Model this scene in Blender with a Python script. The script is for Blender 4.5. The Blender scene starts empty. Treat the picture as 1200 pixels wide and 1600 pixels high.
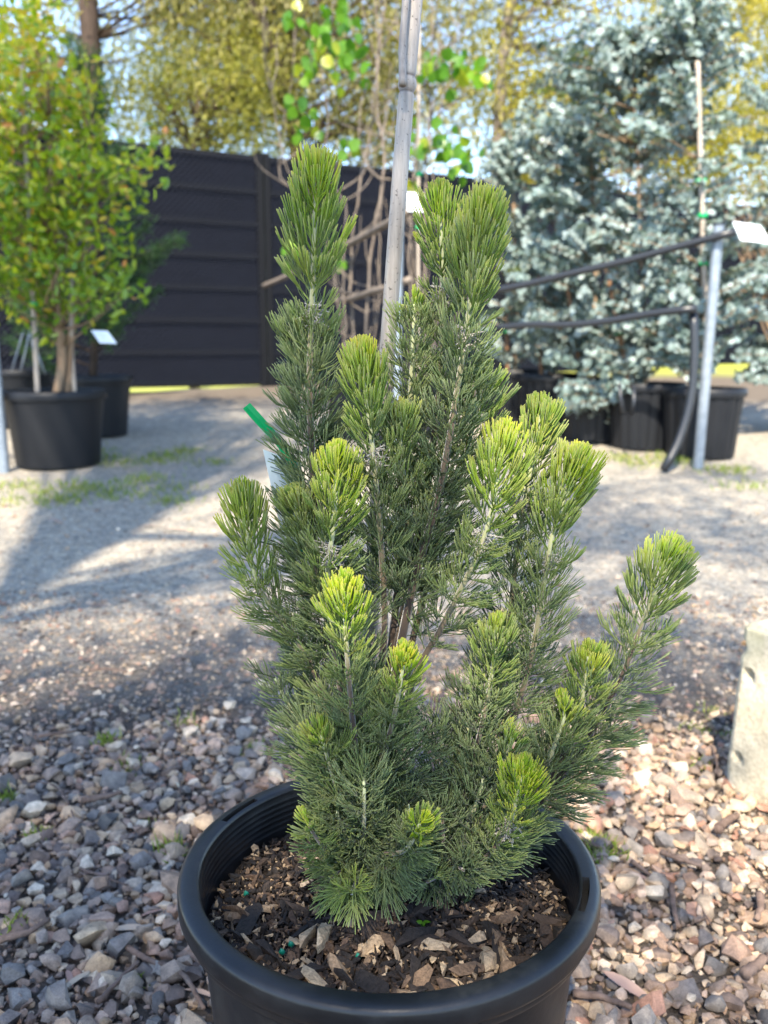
import bpy, bmesh, math, random
import numpy as np
from mathutils import Vector, noise as mnoise

# ------------------------------------------------------------------ camera, sky, sun, exposure
sc = bpy.context.scene
col = sc.collection
R = math.radians
F = 1400.0                       # focal length in pixels of the 1200 x 1600 photograph
PITCH = math.atan(260.0 / F)     # camera looks down a little
H = 0.873                        # camera height
cd = bpy.data.cameras.new('camera')
cam = bpy.data.objects.new('camera', cd); col.objects.link(cam)
cam.location = (0, 0, H); cam.rotation_euler = (math.pi / 2 - PITCH, 0, 0)
cd.sensor_fit = 'VERTICAL'; cd.sensor_height = 36.0; cd.lens = 36.0 * F / 1600.0
cd.clip_start = 0.02; cd.clip_end = 2000
cd.dof.use_dof = True; cd.dof.focus_distance = 0.86; cd.dof.aperture_fstop = 6.0
sc.camera = cam

SUN_EL, SUN_AZ = R(48), R(189)     # sun behind the camera, a little to one side
w = bpy.data.worlds.new('World'); sc.world = w; w.use_nodes = True
nt = w.node_tree; nt.nodes.clear()
sky = nt.nodes.new('ShaderNodeTexSky'); sky.sky_type = 'NISHITA'; sky.sun_disc = False
sky.sun_elevation = SUN_EL; sky.sun_rotation = SUN_AZ; sky.air_density = 0.85; sky.dust_density = 0.25; sky.ozone_density = 1.2
bg = nt.nodes.new('ShaderNodeBackground'); bg.inputs[1].default_value = 0.15
wo = nt.nodes.new('ShaderNodeOutputWorld')
nt.links.new(sky.outputs[0], bg.inputs[0]); nt.links.new(bg.outputs[0], wo.inputs[0])
SUN = Vector((math.sin(SUN_AZ) * math.cos(SUN_EL), math.cos(SUN_AZ) * math.cos(SUN_EL), math.sin(SUN_EL)))
sd = bpy.data.lights.new('sun', 'SUN'); sd.energy = 4.0; sd.angle = R(0.53); sd.color = (1.0, 0.89, 0.72)
sun = bpy.data.objects.new('sun', sd); col.objects.link(sun)
sun.location = SUN * 30; sun.rotation_euler = SUN.to_track_quat('Z', 'Y').to_euler()
sc.view_settings.view_transform = 'Standard'; sc.view_settings.look = 'None'
sc.view_settings.exposure = 2.15; sc.view_settings.gamma = 1.0; sc.view_settings.use_curve_mapping = False
sc.cycles.use_denoising = True
sc.cycles.max_bounces = 6; sc.cycles.transparent_max_bounces = 4
sc.cycles.sample_clamp_indirect = 4.0; sc.cycles.caustics_reflective = False; sc.cycles.caustics_refractive = False

# ------------------------------------------------------------------ helpers
rng = np.random.default_rng(7)
random.seed(7)
CP, SP = math.cos(PITCH), math.sin(PITCH)

def gz(x, y):
    """height of the ground: flat by the pot, rising gently towards the fence"""
    y = np.asarray(y, float); x = np.asarray(x, float)
    t = np.clip((y - 1.3) / 1.2, 0, 1)
    rise = 0.0575 * np.where(y < 2.5, (t * t / 2) * 1.2, y - 1.9)
    yf = 9.0 + 0.52 * (x + 2.57)                                   # the fence line; the land beyond lies a little lower
    rise = np.where(y > yf + .15, 0.0575 * (np.clip(yf, 3, 11.4) - 1.9) - .11 * np.clip((y - yf - .15) / .3, 0, 1), rise)
    rise = np.minimum(rise, .62)
    und = 0.012 * np.sin(x * 1.7 + 0.6) * np.sin(y * 1.3) * np.clip((y - 1.5) / 2, 0, 1) * np.clip((14 - y) / 4, 0, 1)
    return rise + und

def at(px, py, Y):
    """world point seen at photo pixel (px, py) at distance Y"""
    dx = (px - 600) / F; dy = -(py - 800) / F
    d = np.array([dx, CP + dy * SP, -SP + dy * CP])
    return np.array([0, 0, H]) + d * (Y / d[1])

def on_ground(px, py):
    a, b = 0.3, 60.0
    for _ in range(50):
        m = (a + b) / 2; p = at(px, py, m)
        if p[2] > gz(p[0], p[1]): a = m
        else: b = m
    return at(px, py, a)

def to_px(P):
    P = np.atleast_2d(P); y = P[:, 1]; z = P[:, 2] - H
    dep = y * CP - z * SP; up = y * SP + z * CP
    return np.stack([600 + F * P[:, 0] / dep, 800 - F * up / dep, dep], 1)

def nrm(a):
    return a / np.maximum(np.linalg.norm(a, axis=-1, keepdims=True), 1e-9)

class MB:
    """collects vertices, faces and a per-vertex colour; build() links them as ONE mesh object"""
    def __init__(s): s.V = []; s.Fs = []; s.C = []; s.n = 0
    def add(s, V, Fc, C=None):
        V = np.asarray(V, float).reshape(-1, 3)
        if C is None: C = np.full((len(V), 3), 0.5)
        C = np.asarray(C, float)
        if C.ndim == 1: C = np.tile(C, (len(V), 1))
        if isinstance(Fc, np.ndarray): Fc = [Fc]
        for f in Fc:
            f = np.asarray(f, int)
            if f.size: s.Fs.append(f.reshape(-1, f.shape[-1]) + s.n)
        s.V.append(V); s.C.append(C); s.n += len(V)
    def mesh(s, name, mat=None, smooth=True, sharp=None):
        V = np.concatenate(s.V); C = np.concatenate(s.C)
        me = bpy.data.meshes.new(name)
        tot = np.concatenate([np.full(len(f), f.shape[1]) for f in s.Fs])
        loops = np.concatenate([f.ravel() for f in s.Fs])
        me.vertices.add(len(V)); me.vertices.foreach_set('co', V.ravel())
        me.loops.add(len(loops)); me.loops.foreach_set('vertex_index', loops.astype(np.int32))
        me.polygons.add(len(tot))
        st = np.concatenate([[0], np.cumsum(tot)[:-1]])
        me.polygons.foreach_set('loop_start', st.astype(np.int32))
        me.polygons.foreach_set('loop_total', tot.astype(np.int32))
        me.polygons.foreach_set('use_smooth', np.full(len(tot), smooth))
        a = me.attributes.new('Col', 'FLOAT_COLOR', 'POINT')
        a.data.foreach_set('color', np.concatenate([C, np.ones((len(C), 1))], 1).ravel())
        me.update(calc_edges=True)
        if sharp: me.set_sharp_from_angle(angle=R(sharp))
        if mat: me.materials.append(mat)
        return me
    def build(s, name, mat, parent=None, smooth=True, sharp=None, kind=None):
        return obj(name, s.mesh(name, mat, smooth, sharp), parent, kind)

def obj(name, me, parent=None, kind=None):
    o = bpy.data.objects.new(name, me); col.objects.link(o)
    if parent is not None:
        o.parent = parent
        if parent.name in PINV: o.matrix_parent_inverse = parent_inverse(parent)   # parts are modelled in world coordinates
    if kind: o['kind'] = kind
    return o

PINV = {}
def parent_inverse(p):
    from mathutils import Matrix
    return Matrix.Translation(-PINV[p.name])

def thing(name, label, cat, loc=(0, 0, 0), group=None):
    """an Empty at the thing's base; parts are modelled in world coordinates"""
    o = bpy.data.objects.new(name, None); col.objects.link(o)
    o.location = Vector([float(v) for v in loc]); o.empty_display_size = 0.05
    PINV[o.name] = o.location.copy()
    return tag(o, label, cat, group)

def tag(o, label, cat, group=None):
    o['label'] = label; o['category'] = cat
    if group: o['group'] = group
    return o

def smooth_path(P, step):
    """Catmull-Rom through P, resampled at about `step`"""
    P = np.asarray(P, float)
    Q = np.vstack([2 * P[0] - P[1], P, 2 * P[-1] - P[-2]])
    out = []
    for i in range(1, len(Q) - 2):
        t = np.linspace(0, 1, 24, endpoint=False)[:, None]
        a, b, c, d = Q[i - 1], Q[i], Q[i + 1], Q[i + 2]
        out.append(0.5 * (2 * b + (c - a) * t + (2 * a - 5 * b + 4 * c - d) * t ** 2 + (3 * b - a - 3 * c + d) * t ** 3))
    out = np.vstack(out + [P[-1:]])
    s = np.concatenate([[0], np.cumsum(np.linalg.norm(np.diff(out, axis=0), axis=1))])
    n = max(2, int(s[-1] / step) + 1)
    u = np.linspace(0, s[-1], n)
    return np.stack([np.interp(u, s, out[:, k]) for k in range(3)], 1), u

def tube(mb, P, r, sides=8, C=None, cap=True):
    P = np.asarray(P, float); n = len(P)
    r = np.broadcast_to(np.asarray(r, float), (n,)) if np.ndim(r) == 0 else np.asarray(r, float)
    T = nrm(np.gradient(P, axis=0))
    ref = np.array([0, 0, 1.0]) if abs(T[0][2]) < 0.9 else np.array([1.0, 0, 0])
    A = nrm(np.cross(T, ref)); B = np.cross(T, A)
    a = np.linspace(0, 2 * np.pi, sides, endpoint=False)
    V = P[:, None] + r[:, None, None] * (np.cos(a)[None, :, None] * A[:, None] + np.sin(a)[None, :, None] * B[:, None])
    i = np.arange(n - 1)[:, None] * sides; j = np.arange(sides)[None]; k = (j + 1) % sides
    Fq = np.stack([i + j, i + k, i + sides + k, i + sides + j], -1).reshape(-1, 4)
    fs = [Fq]
    if cap: fs += [np.arange(sides)[None, ::-1].copy(), (np.arange(sides) + (n - 1) * sides)[None]]
    cc = None
    if C is not None:
        C = np.asarray(C, float)
        cc = np.tile(C, (n * sides, 1)) if C.ndim == 1 else np.repeat(C, sides, axis=0)
    mb.add(V.reshape(-1, 3), fs, cc)

def box(mb, c, size, rz=0, C=None, axes=None):
    c = np.asarray(c, float); h = np.asarray(size, float) / 2
    v = np.array([[x, y, z] for z in (-1, 1) for y in (-1, 1) for x in (-1, 1)]) * h
    if axes is None:
        cs, sn = math.cos(rz), math.sin(rz)
        axes = np.array([[cs, sn, 0], [-sn, cs, 0], [0, 0, 1]])
    v = v @ np.asarray(axes) + c
    f = np.array([[0, 2, 3, 1], [4, 5, 7, 6], [0, 1, 5, 4], [2, 6, 7, 3], [0, 4, 6, 2], [1, 3, 7, 5]])
    mb.add(v, f, C)

def lathe(mb, prof, c, n=64, mod=None, a0=0.0):
    """prof: [(r, z)] ; mod(r, angles, index) -> radius array"""
    prof = np.asarray(prof, float); m = len(prof)
    a = np.linspace(0, 2 * np.pi, n, endpoint=False) + a0
    V = np.zeros((m, n, 3))
    for i, (r, z) in enumerate(prof):
        rr = np.full(n, r) if mod is None else mod(r, a, i)
        V[i, :, 0] = c[0] + rr * np.cos(a); V[i, :, 1] = c[1] + rr * np.sin(a); V[i, :, 2] = c[2] + z
    i = np.arange(m - 1)[:, None] * n; j = np.arange(n)[None]; k = (j + 1) % n
    mb.add(V.reshape(-1, 3), np.stack([i + j, i + k, i + n + k, i + n + j], -1).reshape(-1, 4))

def needles(mb, S, D1, D2, L, r, C, seg=2):
    """many tapering curved needles at once; colour = (C0, position along the needle, C2)"""
    S = np.asarray(S); N = len(S)
    if N == 0: return
    L = np.broadcast_to(L, (N,)); r = np.broadcast_to(r, (N,))
    ts = np.array([0, .5, .975]) if seg == 2 else np.array([0, .975])
    k = len(ts); V = np.zeros((N, k * 3 + 1, 3)); CC = np.zeros((N, k * 3 + 1, 3))
    CC[:, :, 0] = C[:, 0:1]; CC[:, :, 2] = C[:, 1:2]
    ref = nrm(rng.normal(size=(N, 3)))
    for q, t in enumerate(list(ts) + [1.0]):
        pos = S + L[:, None] * ((t - t * t / 2) * D1 + (t * t / 2) * D2)
        if q == k: V[:, -1] = pos; CC[:, -1, 1] = 1; break
        T = nrm((1 - t) * D1 + t * D2); A = nrm(np.cross(T, ref)); B = np.cross(T, A)
        rr = r * (0.85 + 0.2 * t)
        for j in range(3):
            g = 2 * np.pi * j / 3
            V[:, q * 3 + j] = pos + rr[:, None] * (math.cos(g) * A + math.sin(g) * B)
            CC[:, q * 3 + j, 1] = t
    fq, ft = [], []
    for q in range(k - 1):
        for j in range(3):
            a, b = q * 3 + j, q * 3 + (j + 1) % 3
            fq.append([a, b, b + 3, a + 3])
    for j in range(3): ft.append([(k - 1) * 3 + j, (k - 1) * 3 + (j + 1) % 3, k * 3])
    off = (np.arange(N) * (k * 3 + 1))[:, None, None]
    mb.add(V.reshape(-1, 3), [(np.array(fq)[None] + off).reshape(-1, 4), (np.array(ft)[None] + off).reshape(-1, 3)], CC.reshape(-1, 3))

def leaves(mb, P, D, L, W, C, shape='lance', fold=0.25):
    """flat-ish leaves with a folded midrib: P base points, D axes"""
    N = len(P)
    if N == 0: return
    D = nrm(D); L = np.broadcast_to(L, (N,))[:, None]; W = np.broadcast_to(W, (N,))[:, None]
    S = nrm(np.cross(D, nrm(rng.normal(size=(N, 3))))); U = np.cross(S, D)
    if shape == 'lance':
        pts = [P, P + D * L * .45 + S * W * .5 + U * W * fold, P + D * L - U * L * .1, P + D * L * .45 - S * W * .5 + U * W * fold]
        fs = np.array([[0, 1, 2], [0, 2, 3]])
    else:
        prof = [(.12, .32), (.38, .5), (.7, .42)]
        pts = [P] + [P + D * L * a + S * W * b + U * W * fold * b for a, b in prof] + [P + D * L - U * L * .06] + \
              [P + D * L * a - S * W * b + U * W * fold * b for a, b in prof[::-1]]
        fs = np.array([[0, 1, 4], [1, 2, 4], [2, 3, 4], [0, 4, 7], [7, 4, 6], [6, 4, 5]])
    V = np.stack(pts, 1); k = V.shape[1]
    off = (np.arange(N) * k)[:, None, None]
    mb.add(V.reshape(-1, 3), (fs[None] + off).reshape(-1, 3), np.repeat(C, k, axis=0))

# ------------------------------------------------------------------ materials
def mat(name, base=(.5, .5, .5), rough=.6, spec=.5, metal=0, **k):
    m = bpy.data.materials.new(name); m.use_nodes = True
    b = m.node_tree.nodes['Principled BSDF']
    b.inputs['Base Color'].default_value = (*base, 1); b.inputs['Roughness'].default_value = rough
    b.inputs['Specular IOR Level'].default_value = spec; b.inputs['Metallic'].default_value = metal
    for kk, v in k.items(): b.inputs[kk.replace('_', ' ')].default_value = v
    return m
def N(m, t, **k):
    n = m.node_tree.nodes.new(t)
    for a, v in k.items(): setattr(n, a, v)
    return n
def LK(m, a, b): m.node_tree.links.new(a, b)
def ramp(m, fac, stops, interp='LINEAR'):
    r = N(m, 'ShaderNodeValToRGB'); r.color_ramp.interpolation = interp
    e = r.color_ramp.elements
    while len(e) < len(stops): e.new(0.5)
    for x, (p, c) in zip(e, stops): x.position = p; x.color = (*c, 1)
    if fac is not None: LK(m, fac, r.inputs[0])
    return r.outputs[0]
def noise(m, scale, detail=4, rough=.55, vec=None, dim='3D'):
    n = N(m, 'ShaderNodeTexNoise'); n.inputs['Scale'].default_value = scale
    n.inputs['Detail'].default_value = detail; n.inputs['Roughness'].default_value = rough
    if vec is not None: LK(m, vec, n.inputs['Vector'])
    return n
def mixc(m, fac, a, b, mode='MIX'):
    n = N(m, 'ShaderNodeMix', data_type='RGBA', blend_type=mode)
    for i, v in ((0, fac), (6, a), (7, b)):
        if isinstance(v, (int, float)): n.inputs[i].default_value = v
        elif isinstance(v, tuple): n.inputs[i].default_value = (*v, 1)
        else: LK(m, v, n.inputs[i])
    return n.outputs[2]
def bump(m, h, dist, strength=1.0):
    n = N(m, 'ShaderNodeBump'); n.inputs['Distance'].default_value = dist; n.inputs['Strength'].default_value = strength
    LK(m, h, n.inputs['Height']); LK(m, n.outputs[0], BS(m).inputs['Normal']); return n
def BS(m): return m.node_tree.nodes['Principled BSDF']
def objco(m): return N(m, 'ShaderNodeTexCoord').outputs['Object']
def attr(m):
    a = N(m, 'ShaderNodeAttribute'); a.attribute_name = 'Col'
    s = N(m, 'ShaderNodeSeparateColor'); LK(m, a.outputs['Color'], s.inputs[0]); return s.outputs
def translucent(m, colour, fac):
    t = N(m, 'ShaderNodeBsdfTranslucent'); mx = N(m, 'ShaderNodeMixShader'); mx.inputs[0].default_value = fac
    if isinstance(colour, tuple): t.inputs[0].default_value = (*colour, 1)
    else: LK(m, colour, t.inputs[0])
    out = m.node_tree.nodes['Material Output']
    LK(m, BS(m).outputs[0], mx.inputs[1]); LK(m, t.outputs[0], mx.inputs[2]); LK(m, mx.outputs[0], out.inputs['Surface'])

def leaf_mat(name, stops, trans=.45, rough=.45, gain=1.3, spec=.4):
    """leaf colour varies from leaf to leaf (first channel of Col)"""
    m = mat(name, rough=rough, spec=spec); s = attr(m)
    c = ramp(m, s[0], stops); LK(m, c, BS(m).inputs['Base Color'])
    g = mixc(m, 1.0, c, (gain, gain * 1.02, gain * .55), 'MULTIPLY')
    translucent(m, g, trans); return m

STONE = [(0, (.10, .092, .086)), (.14, (.205, .19, .178)), (.26, (.12, .09, .078)), (.38, (.33, .255, .20)), (.50, (.25, .165, .12)),
         (.60, (.45, .34, .225)), (.70, (.235, .218, .20)), (.80, (.38, .26, .155)), (.90, (.56, .49, .39)), (1, (.33, .185, .13))]
def stone_mat(name, by_object):
    m = mat(name, rough=.72, spec=.35)
    if by_object: f = N(m, 'ShaderNodeObjectInfo').outputs['Random']
    else: f = attr(m)[0]
    c = ramp(m, f, STONE, 'CONSTANT' if False else 'LINEAR')
    g = N(m, 'ShaderNodeNewGeometry').outputs['Position']
    n1 = noise(m, 70, 5, .6, g); n2 = noise(m, 420, 3, .6, g)
    v = ramp(m, n1.outputs[0], [(.3, (.50, .49, .49)), (.7, (1.14, 1.09, 1.03))])
    c = mixc(m, 1.0, c, v, 'MULTIPLY')
    v2 = ramp(m, n2.outputs[0], [(.35, (.8, .8, .8)), (.65, (1.15, 1.15, 1.15))])
    c = mixc(m, 1.0, c, v2, 'MULTIPLY')
    LK(m, c, BS(m).inputs['Base Color']); bump(m, n2.outputs[0], .0012, .8)
    return m
M = {}
M['stone'] = stone_mat('stone', True); M['gravel'] = stone_mat('gravel', False)

# ground: compacted pale gravel drive, darker gritty soil under the loose stones
m = M['ground'] = mat('ground', rough=.9, spec=.2)
co = objco(m)
big = noise(m, .9, 4, .6, co); mid = noise(m, 14, 6, .7, co); fine = noise(m, 160, 4, .7, co)
vor = N(m, 'ShaderNodeTexVoronoi'); vor.inputs['Scale'].default_value = 75; LK(m, co, vor.inputs['Vector'])
grit = ramp(m, N(m, 'ShaderNodeSeparateColor').outputs[0], [(0, (.17, .165, .155)), (.3, (.36, .335, .28)), (.55, (.27, .26, .24)), (.75, (.45, .415, .35)), (1, (.33, .275, .21))])
sepc = [n for n in m.node_tree.nodes if n.type == 'SEPARATE_COLOR'][0]; LK(m, vor.outputs['Color'], sepc.inputs[0])
c1 = ramp(m, mid.outputs[0], [(.3, (.72, .71, .72)), (.7, (1.22, 1.2, 1.15))])
c2 = ramp(m, fine.outputs[0], [(.32, (.45, .45, .45)), (.68, (1.5, 1.5, 1.48))])
c3 = ramp(m, big.outputs[0], [(.3, (.86, .85, .86)), (.7, (1.1, 1.08, 1.04))])
c = mixc(m, 1, mixc(m, 1, mixc(m, 1, grit, c1, 'MULTIPLY'), c2, 'MULTIPLY'), c3, 'MULTIPLY')
sx = N(m, 'ShaderNodeSeparateXYZ'); LK(m, co, sx.inputs[0])
ad = N(m, 'ShaderNodeMath', operation='MULTIPLY_ADD'); LK(m, big.outputs[0], ad.inputs[0]); ad.inputs[1].default_value = 1.4; LK(m, sx.outputs[1], ad.inputs[2])
def yramp(a, b):
    mr = N(m, 'ShaderNodeMapRange'); mr.inputs[1].default_value = a; mr.inputs[2].default_value = b; LK(m, ad.outputs[0], mr.inputs[0]); return mr.outputs[0]
c = mixc(m, yramp(2.6, 3.4), (.085, .07, .058), c)          # soil under the loose stones
c = mixc(m, yramp(8.2, 9.3), c, (.13, .105, .08))           # darker brown near the fence
c = mixc(m, yramp(11.2, 12.2), c, (.30, .32, .06))          # dry grass beyond the fence
LK(m, c, BS(m).inputs['Base Color'])
hh = N(m, 'ShaderNodeMath', operation='ADD'); LK(m, vor.outputs['Distance'], hh.inputs[0]); LK(m, fine.outputs[0], hh.inputs[1])
bump(m, hh.outputs[0], .010, 1.0)

# black pot plastic, dusty
m = M['pot'] = mat('black_plastic', (.012, .013, .015), .36, .38)
g = N(m, 'ShaderNodeNewGeometry').outputs['Position']; n1 = noise(m, 18, 6, .65, g); n2 = noise(m, 240, 3, .6, g)
LK(m, ramp(m, n1.outputs[0], [(.35, (.005, .0057, .007)), (.56, (.008, .009, .011)), (.7, (.022, .022, .021)), (.8, (.05, .047, .042))]), BS(m).inputs['Base Color'])
LK(m, ramp(m, n1.outputs[0], [(.3, (.30,) * 3), (.75, (.5,) * 3)]), BS(m).inputs['Roughness']); bump(m, n2.outputs[0], .0003, .5)
M['pot_far'] = mat('black_plastic_far', (.008, .009, .0115), .5, .25)
M['slot'] = mat('slot_dark', (.006, .006, .006), .7)

m = M['soil'] = mat('potting_mix', rough=.95, spec=.2); g = N(m, 'ShaderNodeNewGeometry').outputs['Position']
n1 = noise(m, 160, 6, .7, g); LK(m, ramp(m, n1.outputs[0], [(.3, (.008, .006, .005)), (.6, (.03, .022, .017)), (.8, (.09, .07, .05))]), BS(m).inputs['Base Color']); bump(m, n1.outputs[0], .006)
BARK = [(0, (.012, .010, .009)), (.3, (.028, .021, .017)), (.56, (.05, .034, .024)), (.72, (.10, .062, .04)), (.84, (.24, .16, .095)), (1, (.50, .37, .23))]
def bark_mat(name, by_object):
    m = mat(name, rough=.8, spec=.35)
    f = N(m, 'ShaderNodeObjectInfo').outputs['Random'] if by_object else attr(m)[0]
    c = ramp(m, f, BARK); g = N(m, 'ShaderNodeNewGeometry').outputs['Position']; n = noise(m, 300, 5, .65, g)
    c = mixc(m, 1, c, ramp(m, n.outputs[0], [(.3, (.45,) * 3), (.7, (1.35,) * 3)]), 'MULTIPLY')
    LK(m, c, BS(m).inputs['Base Color']); bump(m, n.outputs[0], .002, .9); return m
M['chip'] = bark_mat('wood_chip', True); M['mulch'] = bark_mat('mulch', False)

# woolly bush: (age and inner shade, along, random)
m = M['needle'] = mat('woolly_needles', rough=.5, spec=.35); s = attr(m)
oldc = ramp(m, s[2], [(0, (.16, .11, .05)), (.035, (.10, .11, .045)), (.06, (.105, .155, .055)), (.5, (.18, .24, .092)), (1, (.28, .33, .15))])
newc = ramp(m, s[2], [(0, (.19, .33, .014)), (.5, (.30, .43, .010)), (.9, (.42, .47, .014)), (1, (.50, .40, .03))])
inner_shade = ramp(m, s[2], [(0, (.13, .09, .04)), (.04, (.055, .09, .034)), (.5, (.09, .14, .052)), (1, (.14, .195, .072))])
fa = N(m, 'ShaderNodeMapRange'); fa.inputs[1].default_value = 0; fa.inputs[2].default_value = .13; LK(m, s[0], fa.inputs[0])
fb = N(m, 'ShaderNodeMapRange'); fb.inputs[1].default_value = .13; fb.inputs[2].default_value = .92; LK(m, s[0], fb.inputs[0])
c = mixc(m, fb.outputs[0], mixc(m, fa.outputs[0], inner_shade, oldc), newc)          # grown and new leaves, and shade inside the bush painted as darker green
tipf = N(m, 'ShaderNodeMapRange'); tipf.inputs[1].default_value = .8; tipf.inputs[2].default_value = 1.0; LK(m, s[1], tipf.inputs[0])
tipc = mixc(m, s[0], (.24, .31, .16), (.46, .32, .08))
tm = N(m, 'ShaderNodeMath', operation='MULTIPLY'); LK(m, tipf.outputs[0], tm.inputs[0]); tm.inputs[1].default_value = .55
c = mixc(m, tm.outputs[0], c, tipc)
LK(m, c, BS(m).inputs['Base Color']); BS(m).inputs['Sheen Weight'].default_value = .18; BS(m).inputs['Sheen Roughness'].default_value = .4
translucent(m, mixc(m, 1, c, (1.25, 1.3, .6), 'MULTIPLY'), .40)
m = M['wool_stem'] = mat('woolly_stem', rough=.8, spec=.2); s = attr(m)
LK(m, ramp(m, s[0], [(0, (.05, .034, .024)), (.35, (.13, .095, .06)), (.7, (.30, .30, .15)), (1, (.40, .44, .24))]), BS(m).inputs['Base Color'])
BS(m).inputs['Sheen Weight'].default_value = .5
M['dry'] = mat('dry_flower_bits', (.36, .33, .28), .85, .2)

m = M['bamboo'] = mat('bamboo', rough=.55, spec=.4); co = objco(m)
mp = N(m, 'ShaderNodeMapping'); mp.inputs['Scale'].default_value = (60, 60, 5); LK(m, co, mp.inputs[0])
n1 = noise(m, 3, 6, .65, mp.outputs[0]); n2 = noise(m, 260, 2, .5, co); s = attr(m)
c = ramp(m, n1.outputs[0], [(.3, (.215, .185, .16)), (.55, (.31, .275, .24)), (.75, (.42, .38, .335))])
c = mixc(m, 1, c, ramp(m, n2.outputs[0], [(.28, (.35, .33, .32)), (.36, (1, 1, 1))]), 'MULTIPLY')
c = mixc(m, s[0], c, (.09, .065, .05)); LK(m, c, BS(m).inputs['Base Color']); bump(m, n1.outputs[0], .0008, .7)

m = M['card'] = mat('label_card', (.70, .74, .70), .4, .4)
M['card_print'] = mat('label_print', (.16, .20, .18), .6)
M['card_green'] = mat('label_green', (.02, .28, .14), .5)
m = M['tie'] = mat('green_tie', (.005, .42, .13), .35, .4); translucent(m, (.01, .6, .2), .3)
M['white_card'] = mat('white_card', (.55, .60, .64), .45)

m = M['fence'] = mat('fence_sheet', rough=.8, spec=.12); co = objco(m); n1 = noise(m, 3, 5, .6, co)
LK(m, ramp(m, n1.outputs[0], [(.3, (.0020, .0028, .0062)), (.7, (.0042, .0056, .0110))]), BS(m).inputs['Base Color'])
M['fence_rail'] = mat('fence_rail', (.0035, .004, .0055), .7, .15)
M['wire'] = mat('black_wire', (.011, .014, .024), .7, .15)
m = M['steel'] = mat('galvanised_steel', rough=.45, spec=.5, metal=.35); co = objco(m); n1 = noise(m, 25, 5, .6, co)
LK(m, ramp(m, n1.outputs[0], [(.3, (.15, .18, .215)), (.7, (.24, .275, .315))]), BS(m).inputs['Base Color'])
M['hose'] = mat('black_hose', (.012, .014, .018), .4)
m = M['concrete'] = mat('concrete', rough=.85, spec=.25); co = objco(m)
n1 = noise(m, 9, 7, .65, co); n2 = noise(m, 120, 4, .65, co); n3 = noise(m, 3.5, 4, .6, co)
c = ramp(m, n1.outputs[0], [(.25, (.30, .25, .17)), (.5, (.46, .40, .29)), (.75, (.55, .49, .37))])
c = mixc(m, 1, c, ramp(m, n2.outputs[0], [(.3, (.7, .7, .7)), (.65, (1.1, 1.1, 1.1))]), 'MULTIPLY')
c = mixc(m, ramp(m, n3.outputs[0], [(.52, (0,) * 3), (.68, (.6,) * 3)]), c, (.34, .32, .17)); LK(m, c, BS(m).inputs['Base Color']); bump(m, n2.outputs[0], .002, .7)
M['rust_chip'] = mat('exposed_aggregate', (.42, .25, .12), .9)

def bark_tree(name, a, b):
    m = mat(name, rough=.85, spec=.2); co = objco(m); mp = N(m, 'ShaderNodeMapping'); mp.inputs['Scale'].default_value = (1, 1, .2); LK(m, co, mp.inputs[0])
    n = noise(m, 30, 6, .7, mp.outputs[0]); LK(m, ramp(m, n.outputs[0], [(.3, a), (.7, b)]), BS(m).inputs['Base Color']); bump(m, n.outputs[0], .01); return m
M['bark_dark'] = bark_tree('bark_dark', (.022, .015, .011), (.065, .045, .033))
M['bark_grey'] = bark_tree('bark_grey', (.10, .08, .065), (.24, .20, .165))
M['bark_tan'] = bark_tree('bark_tan', (.16, .10, .06), (.32, .23, .15))
M['gum_leaf'] = leaf_mat('gum_leaf', [(0, (.11, .115, .035)), (.5, (.25, .24, .07)), (.8, (.40, .36, .13)), (1, (.52, .46, .22))], .5, .4, 1.25)
M['wattle_leaf'] = leaf_mat('wattle_leaf', [(0, (.10, .12, .025)), (.5, (.22, .225, .04)), (1, (.38, .35, .06))], .5, .5, 1.3)
M['gold_leaf'] = leaf_mat('gold_leaf', [(0, (.17, .18, .025)), (.5, (.34, .32, .045)), (1, (.50, .42, .09))], .5, .45, 1.3)
M['lime_leaf'] = leaf_mat('lime_leaf', [(0, (.05, .12, .010)), (.4, (.12, .22, .012)), (.7, (.27, .34, .014)), (.95, (.46, .42, .02)), (1, (.46, .20, .06))], .45, .28, 1.5, .5)
M['feather_leaf'] = leaf_mat('feather_leaf', [(0, (.020, .060, .020)), (1, (.07, .15, .035))], .35, .5, 1.3)
M['silver_leaf'] = leaf_mat('silver_leaf', [(0, (.10, .155, .14)), (.5, (.18, .24, .235)), (.93, (.28, .34, .345)), (1, (.20, .25, .06))], .25, .5, 1.1, .4)
M['heart_leaf'] = leaf_mat('heart_leaf', [(0, (.05, .15, .015)), (1, (.13, .28, .02))], .5, .35, 1.5, .5)
m = M['heart_leaf_object'] = mat('heart_leaf_object', rough=.35, spec=.5)
c = ramp(m, N(m, 'ShaderNodeObjectInfo').outputs['Random'], [(0, (.05, .15, .012)), (.8, (.13, .28, .02)), (1, (.35, .35, .03))]); LK(m, c, BS(m).inputs['Base Color'])
translucent(m, mixc(m, 1, c, (1.6, 1.6, .6), 'MULTIPLY'), .5)
M['grass'] = leaf_mat('grass', [(0, (.09, .15, .02)), (.6, (.20, .27, .04)), (1, (.40, .36, .12))], .4, .5)
m = M['dry_leaf'] = mat('dry_gum_leaf', rough=.6)
LK(m, ramp(m, N(m, 'ShaderNodeObjectInfo').outputs['Random'], [(0, (.11, .065, .05)), (.4, (.24, .15, .12)), (.7, (.36, .24, .17)), (1, (.30, .32, .24))]), BS(m).inputs['Base Color'])
M['twig'] = bark_tree('twig', (.07, .045, .035), (.20, .14, .11))
M['stake_wood'] = bark_tree('stake_wood', (.12, .065, .035), (.22, .125, .07))
M['pale_stake'] = bark_tree('pale_stake', (.26, .22, .18), (.40, .35, .30))

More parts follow.
